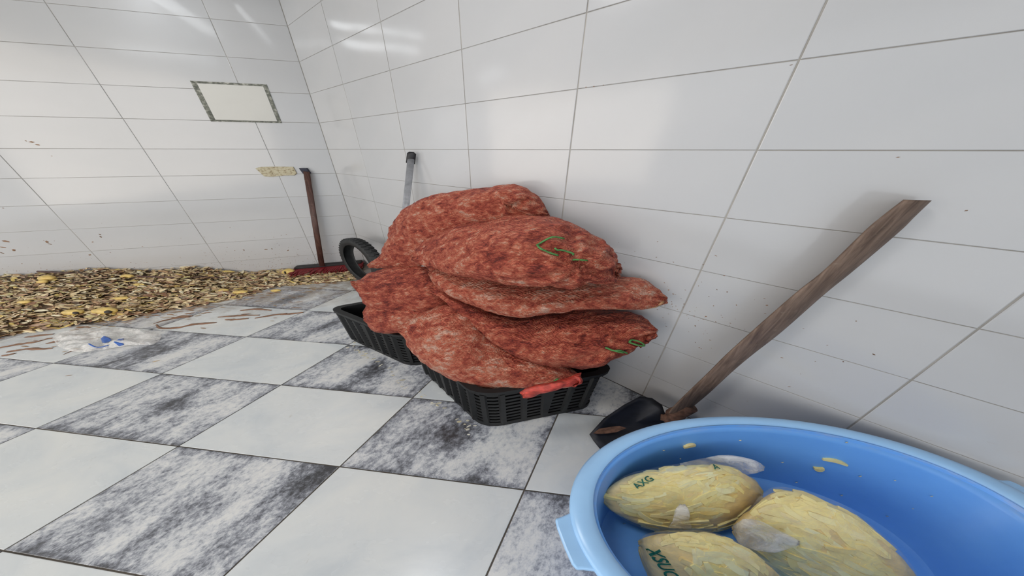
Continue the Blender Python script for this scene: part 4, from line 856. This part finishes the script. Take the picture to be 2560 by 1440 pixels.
for (p, d_) in CRUMBS:
    h_ = TUB_BV.ray_cast(Vector(p), Vector(d_))
    if h_[0] is None: continue
    nn_ = h_[1] if h_[1].dot(Vector(d_)) < 0 else -h_[1]; q = h_[0]+nn_*.0015
    s = random.uniform(.003, .006); vs = [q+Vector((W*s*.6*math.cos(a), 0, s*math.sin(a)))*random.uniform(.6, 1.2) for a in (0, 1.2, 2.5, 3.8, 5)]+[q+nn_*.003]
    cr.add(vs, [(i, (i+1) % 5, 5) for i in range(5)])
o = cr.build('potato_crumbs', simple('pale_crumb', (.62, .62, .52), .6, var=.3)); tag(o, 'pale potato crumbs stuck to the inner wall of the blue tub', 'crumbs', kind='stuff')

# ------------------------------------------------------------------ heap of potato peelings
PT = sorted(PILE); pt_t = [p[0] for p in PT]; pt_d = [p[1] for p in PT]; pt_h = [p[2] for p in PT]
def pile_h(t, d):
    D = np.interp(t, pt_t, pt_d)*(1+.05*math.sin(t*9)+.03*math.sin(t*23)); h = np.interp(t, pt_t, pt_h)
    s = max(0, 1-d/D); return float(h*s**.75)
def pile_p(t, d, dz=0): v = Vector((CX, CY, 0))+dirL*t+nL*d; return Vector((v.x, v.y, pile_h(t, d)+dz))
vs = []; fs = []; nt_, nd_ = 150, 34
for i in range(nt_+1):
    t = -.0+5.6*i/nt_
    D = float(np.interp(t, pt_t, pt_d))*.985
    for j in range(nd_+1):
        d = .012+(D-.012)*j/nd_; p = pile_p(t, d); k = noise.noise(Vector((t*4, d*16, 3)))*.012*min(1, p.z*15)
        vs.append(Vector((p.x, p.y, max(.001, p.z-.012+k))))
for i in range(nt_):
    for j in range(nd_): a = i*(nd_+1)+j; fs.append((a, a+1, a+nd_+2, a+nd_+1))
cols = [(.13, .085, .05)]*len(vs)
PAL = [((.60, .46, .26), 26), ((.70, .58, .36), 22), ((.42, .26, .14), 17), ((.24, .12, .065), 9), ((.66, .50, .16), 8), ((.74, .68, .50), 10), ((.42, .28, .19), 12), ((.09, .055, .03), 3), ((.48, .42, .19), 5)]
pal = [c for c, w_ in PAL for _ in range(w_)]
def chip(p, ang, ln, wd, lift, col, tilt, tilt2, broad=W):
    b = len(vs); curl = random.uniform(-.3, 1.0)*wd
    ca, sa = math.cos(ang), math.sin(ang); n = 3
    for i in range(n+1):
        s = i/n-.5; w2 = wd*(.35 if i in (0, n) else 1.0)*random.uniform(.75, 1.1)
        for k in (-1, 0, 1):
            x = s*ln; y = k*w2*.5; z = lift+tilt*x+tilt2*y+(curl*(.25-(s*s))*1.2)-abs(k)*curl*.25
            vs.append(Vector((p.x+broad*(x*ca-y*sa), p.y+x*sa+y*ca, max(.0012, p.z+z)))); k_ = random.uniform(.95, 1.3); cols.append(tuple(min(.95, c*k_) for c in col))
    for i in range(n):
        for k in range(2): a = b+i*3+k; fs.append((a, a+1, a+4, a+3))
NCH = 11500
for _ in range(NCH):
    t = random.uniform(0, 1)**.9*5.2; D = float(np.interp(t, pt_t, pt_d))
    thin = t < 1.25
    if thin and random.random() < .35: continue
    d = random.uniform(.015, 1.0)*D*(1.0 if random.random() < .93 else random.uniform(1, 1.06))
    if t < .9 and d < .16: continue
    p = pile_p(t, d); near = .8+.5*d
    v = Vector((CX, CY, 0))+dirL*t+nL*d
    ln = random.lognormvariate(-3.38, .42)*near; wd = ln*random.uniform(.22, .55)
    off = .014
    chip(p, random.uniform(0, math.pi) if random.random() < .35 else random.gauss(0, .5), min(ln, .07), min(wd, .024), random.uniform(-.004, off), random.choice(pal), random.gauss(0, .25), random.gauss(0, .35), 1.9)
n_pile = len(fs)
me = mesh('peel_heap', vs, fs)
ca_ = me.color_attributes.new('tint', 'FLOAT_COLOR', 'POINT'); ca_.data.foreach_set('color', np.array([(*c, 1) for c in cols], dtype=np.float32).ravel())
hb = Vector((CX, CY, 0))+dirL*2.5+nL*.4; me.transform(Matrix.Translation(-hb))
o = link('peel_heap', me, M_peel, None, hb); tag(o, 'long heap of brown and yellow potato peelings along the foot of the left wall', 'peelings', kind='stuff')
# thin scatter in front of the heap
vs = []; fs = []; cols = []
for _ in range(900):
    t = random.uniform(.2, 4.0); D = float(np.interp(t, pt_t, pt_d)); e = random.expovariate(1/.085)
    if random.random() < .25: e = random.expovariate(1/.22)
    d = D+e-.02; v = Vector((CX, CY, 0))+dirL*t+nL*d
    if noise.noise(Vector((t*2.2, d*5, 1))) < -.12: continue
    ln = random.lognormvariate(-3.8, .5); chip(Vector((v.x, v.y, .001)), random.gauss(.12, .3), min(ln, .06), min(ln*.35, .010), .001, random.choice([(.30, .17, .09), (.24, .12, .065), (.45, .33, .2), (.36, .25, .15)]), 0, 0, 2.2)
for _ in range(45):       # crumbs and starch flakes round the crates
    s = random.random(); a = (Vector((-1.42, 1.60, 0))*(1-s)+Vector((-.16, .80, 0))*s); v = a+Vector((random.uniform(-.06, .0), random.uniform(-.05, .0), 0))
    chip(v, random.uniform(0, 3), random.uniform(.006, .022), random.uniform(.004, .012), .001, random.choice([(.60, .55, .38), (.5, .47, .36), (.62, .60, .52)]), 0, 0, 2.2)
me = mesh('peel_scraps', vs, fs); ca_ = me.color_attributes.new('tint', 'FLOAT_COLOR', 'POINT'); ca_.data.foreach_set('color', np.array([(*c, 1) for c in cols], dtype=np.float32).ravel())
o = link('peel_scraps', me, M_peel); tag(o, 'small scraps of peel scattered on the floor tiles in front of the heap', 'scraps', kind='stuff')

# longer single peel strips on the floor tiles
for k, ln in enumerate(STRIPS):
    c = np.mean(np.array(ln), 0); base = Vector((c[0], c[1], 0)); q = []; f = []
    P = catmull([np.array(p)+np.array([0, random.uniform(-.012, .012), 0]) for p in ln], 4); n = len(P)
    for i, p in enumerate(P):
        w_ = .006+.010*math.sin(math.pi*(i+.5)/n)*random.uniform(.4, 1.2); cu = abs(noise.noise(Vector((i*.35, k, 0))))*.012
        for s, z in ((-1, .0015), (0, .004+cu), (1, .0015)): q.append(Vector((p[0], p[1]+s*w_, z))-base)
        for s, z in ((1, .0008),): q.append(Vector((p[0], p[1], .0006))-base)
    for i in range(n-1):
        a = i*4; b2 = a+4; f += [(a, a+1, b2+1, b2), (a+1, a+2, b2+2, b2+1), (a+2, a+3, b2+3, b2+2), (a+3, a, b2, b2+3)]
    me = mesh('peel_strip', q, f); fix_normals(me)
    tag(link('peel_strip', me, M_strip, None, base, True), 'thin curled brown peel strip lying on the floor tiles in front of the heap', 'peel strip', 'brown peel strips on the floor')

# yellow potatoes lying in the heap
PL = ['yellow peeled potato with a black spot at the front edge of the heap', 'largest yellow peeled potato, with a dark tip, at the front edge of the heap',
      'small yellow potato at the left of the heap, under the buried stick', 'pale yellow potato slice beneath the middle of the buried stick', 'yellow potato piece near the right front of the heap',
      'round yellow potato with a pitted face beside the broom bristles', 'small yellow potato slice just above the one at the left of the heap', 'small yellow potato piece left of the one near the right front',
      'flat yellow potato slice at the lower left of the heap', 'pale yellow chip at the right front corner of the heap', 'pale greenish potato slice in the middle of the heap']
for k, (x, y, z, rx, ry) in enumerate(POTATOES):
    dist = math.sqrt(x*x+y*y*1.0); zc = y*.862+(EYE-z)*.506
    a = rx*zc/589*.95; b = ry*zc/589*1.1
    bm = bmesh.new(); bmesh.ops.create_icosphere(bm, subdivisions=3, radius=1)
    for v in bm.verts:
        nz = 1+.14*noise.noise(v.co*1.6+Vector((k*3, 0, 0)))+.05*noise.noise(v.co*4+Vector((k, 0, 0)))
        p = v.co*nz; v.co = Vector((p.x*a, p.y*max(b*1.0, a*.30), p.z*b*.9+p.x*a*.06))
    me = bpy.data.meshes.new('potato'); bm.to_mesh(me); bm.free()
    o = link('potato', me, M_yellow, None, (x, y, z+b*.30), True); tag(o, PL[k], 'potato')
    if k < 2 or k == 5:
        bm = bmesh.new(); bmesh.ops.create_icosphere(bm, subdivisions=2, radius=1)
        s = .26 if k != 5 else .16
        for v in bm.verts: v.co = Vector((v.co.x*a*s+a*(.66 if k != 5 else .0), v.co.y*a*.12-max(b, a*.30)*(.66 if k != 5 else .96), v.co.z*b*.45+b*.22))
        me = bpy.data.meshes.new('rot_spot'); bm.to_mesh(me); bm.free(); link('rot_spot', me, M_eye, o, None, True)
base = Vector(STICK[2]); q = [[p[0], p[1], p[2]-.004] for p in STICK]
vs_, fs_ = tube_vf([np.array(p)-np.array(base) for p in q], .011, 8, 1.5, 3); me = mesh('stick', vs_, fs_); fix_normals(me)
tag(link('stick', me, M_brown, None, base, True), 'long thin brown stick lying half buried along the top of the peel heap', 'stick')

# ------------------------------------------------------------------ crumpled plastic wrap on the floor
c = np.mean(np.array(FILM), 0); base = Vector((c[0], c[1], 0)); rt = root('plastic_wrap', base, 'crumpled clear plastic wrap with blue print on the floor tiles by the heap', 'plastic wrap')
n = len(FILM); vs_ = []; fs_ = []; K = 16
edge = catmull(FILM+[FILM[0]], 6)[:-1]; m = len(edge)
for k in range(K):
    f_ = 1-k/K
    for i, p in enumerate(edge):
        q = c+(p-c)*f_; h_ = .006+.075*abs(noise.noise(Vector((q[0]*5, q[1]*11, 2))))*min(1, k/3)+.012*abs(noise.noise(Vector((q[0]*14, q[1]*30, 5))))
        vs_.append(Vector((q[0], q[1], h_))-base)
vs_.append(Vector((c[0], c[1], .03))-base)
for k in range(K-1):
    for i in range(m): fs_.append((k*m+i, k*m+(i+1) % m, (k+1)*m+(i+1) % m, (k+1)*m+i))
for i in range(m): fs_.append(((K-1)*m+i, (K-1)*m+(i+1) % m, K*m))
me = mesh('film', vs_, fs_); fix_normals(me); o = link('film', me, M_film3, rt, None, True)
md = o.modifiers.new('s', 'SOLIDIFY'); md.thickness = .0008
wb = BVHTree.FromPolygons([Vector(v)+base for v in vs_], fs_)
def wz(x, y): h_ = wb.ray_cast(Vector((x, y, 1)), Vector((0, 0, -1))); return h_[0].z if h_[0] is not None else .01
for ln in FILMBLUE:
    q = [Vector((p[0], p[1], wz(p[0], p[1])+.004))-base for p in ln]; n = len(q); q += [v+Vector((0, 0, .002)) for v in q]
    me = mesh('blue_print', q, [tuple(range(n)), tuple(range(2*n-1, n-1, -1))]+[(k, n+k, n+(k+1) % n, (k+1) % n) for k in range(n)]); fix_normals(me); link('blue_print', me, M_blue, rt)
q = [(p[0]-base.x, p[1]-base.y, wz(p[0], p[1])+.004) for p in FILMLINE]; vv, ff = tube_vf(q, .004, 6, 1.5, 3); me = mesh('blue_print', vv, ff); link('blue_print', me, M_blue, rt)

# ------------------------------------------------------------------ flecks dried on the walls
def flecks(name, gen, label):
    mb = MB()
    for (t, z, s, dr, nn_) in gen:
        p = Vector((CX, CY, 0))+dr*t+nn_*.0016+Vector((0, 0, z)); an = random.uniform(0, 3); k = random.randint(4, 6); q = []
        el = random.uniform(.3, .7)
        for i in range(k):
            a = 2*math.pi*i/k; x = math.cos(a)*s*random.uniform(.6, 1.2); y = math.sin(a)*s*el; q.append(p+dr*((x*math.cos(an)-y*math.sin(an))*1.7)+Vector((0, 0, x*math.sin(an)+y*math.cos(an))))
        q.append(p+nn_*s*.25); mb.add(q, [(i, (i+1) % k, k) for i in range(k)])
    o = mb.build(name, M_fleck); tag(o, label, 'flecks', kind='stuff')
def gl():
    for _ in range(620):
        t = random.uniform(.1, 4.3); z = .06+random.expovariate(1/.13)
        if z > .75 or z < pile_h(t, .01): continue
        yield t, z, random.uniform(.0015, .0050), dirL, nL
    for t, z, s in FLECKL: yield t, z, s, dirL, nL
def gr():
    for _ in range(150):
        t = random.gauss(3.55, .35); z = abs(random.gauss(.72, .14))
        if t > .2: yield t, z, random.uniform(.0012, .0038), dirR, nR
    for _ in range(60): yield random.uniform(.1, 1.0), random.uniform(.05, .5), random.uniform(.0015, .004), dirR, nR
    for t, z, s in FLECKR: yield t, z, s, dirR, nR
flecks('dried_flecks', gl(), 'brown peel flecks splashed on the lower left wall above the heap')
flecks('dried_flecks', gr(), 'dark flecks splashed on the right wall beside the sack pile')
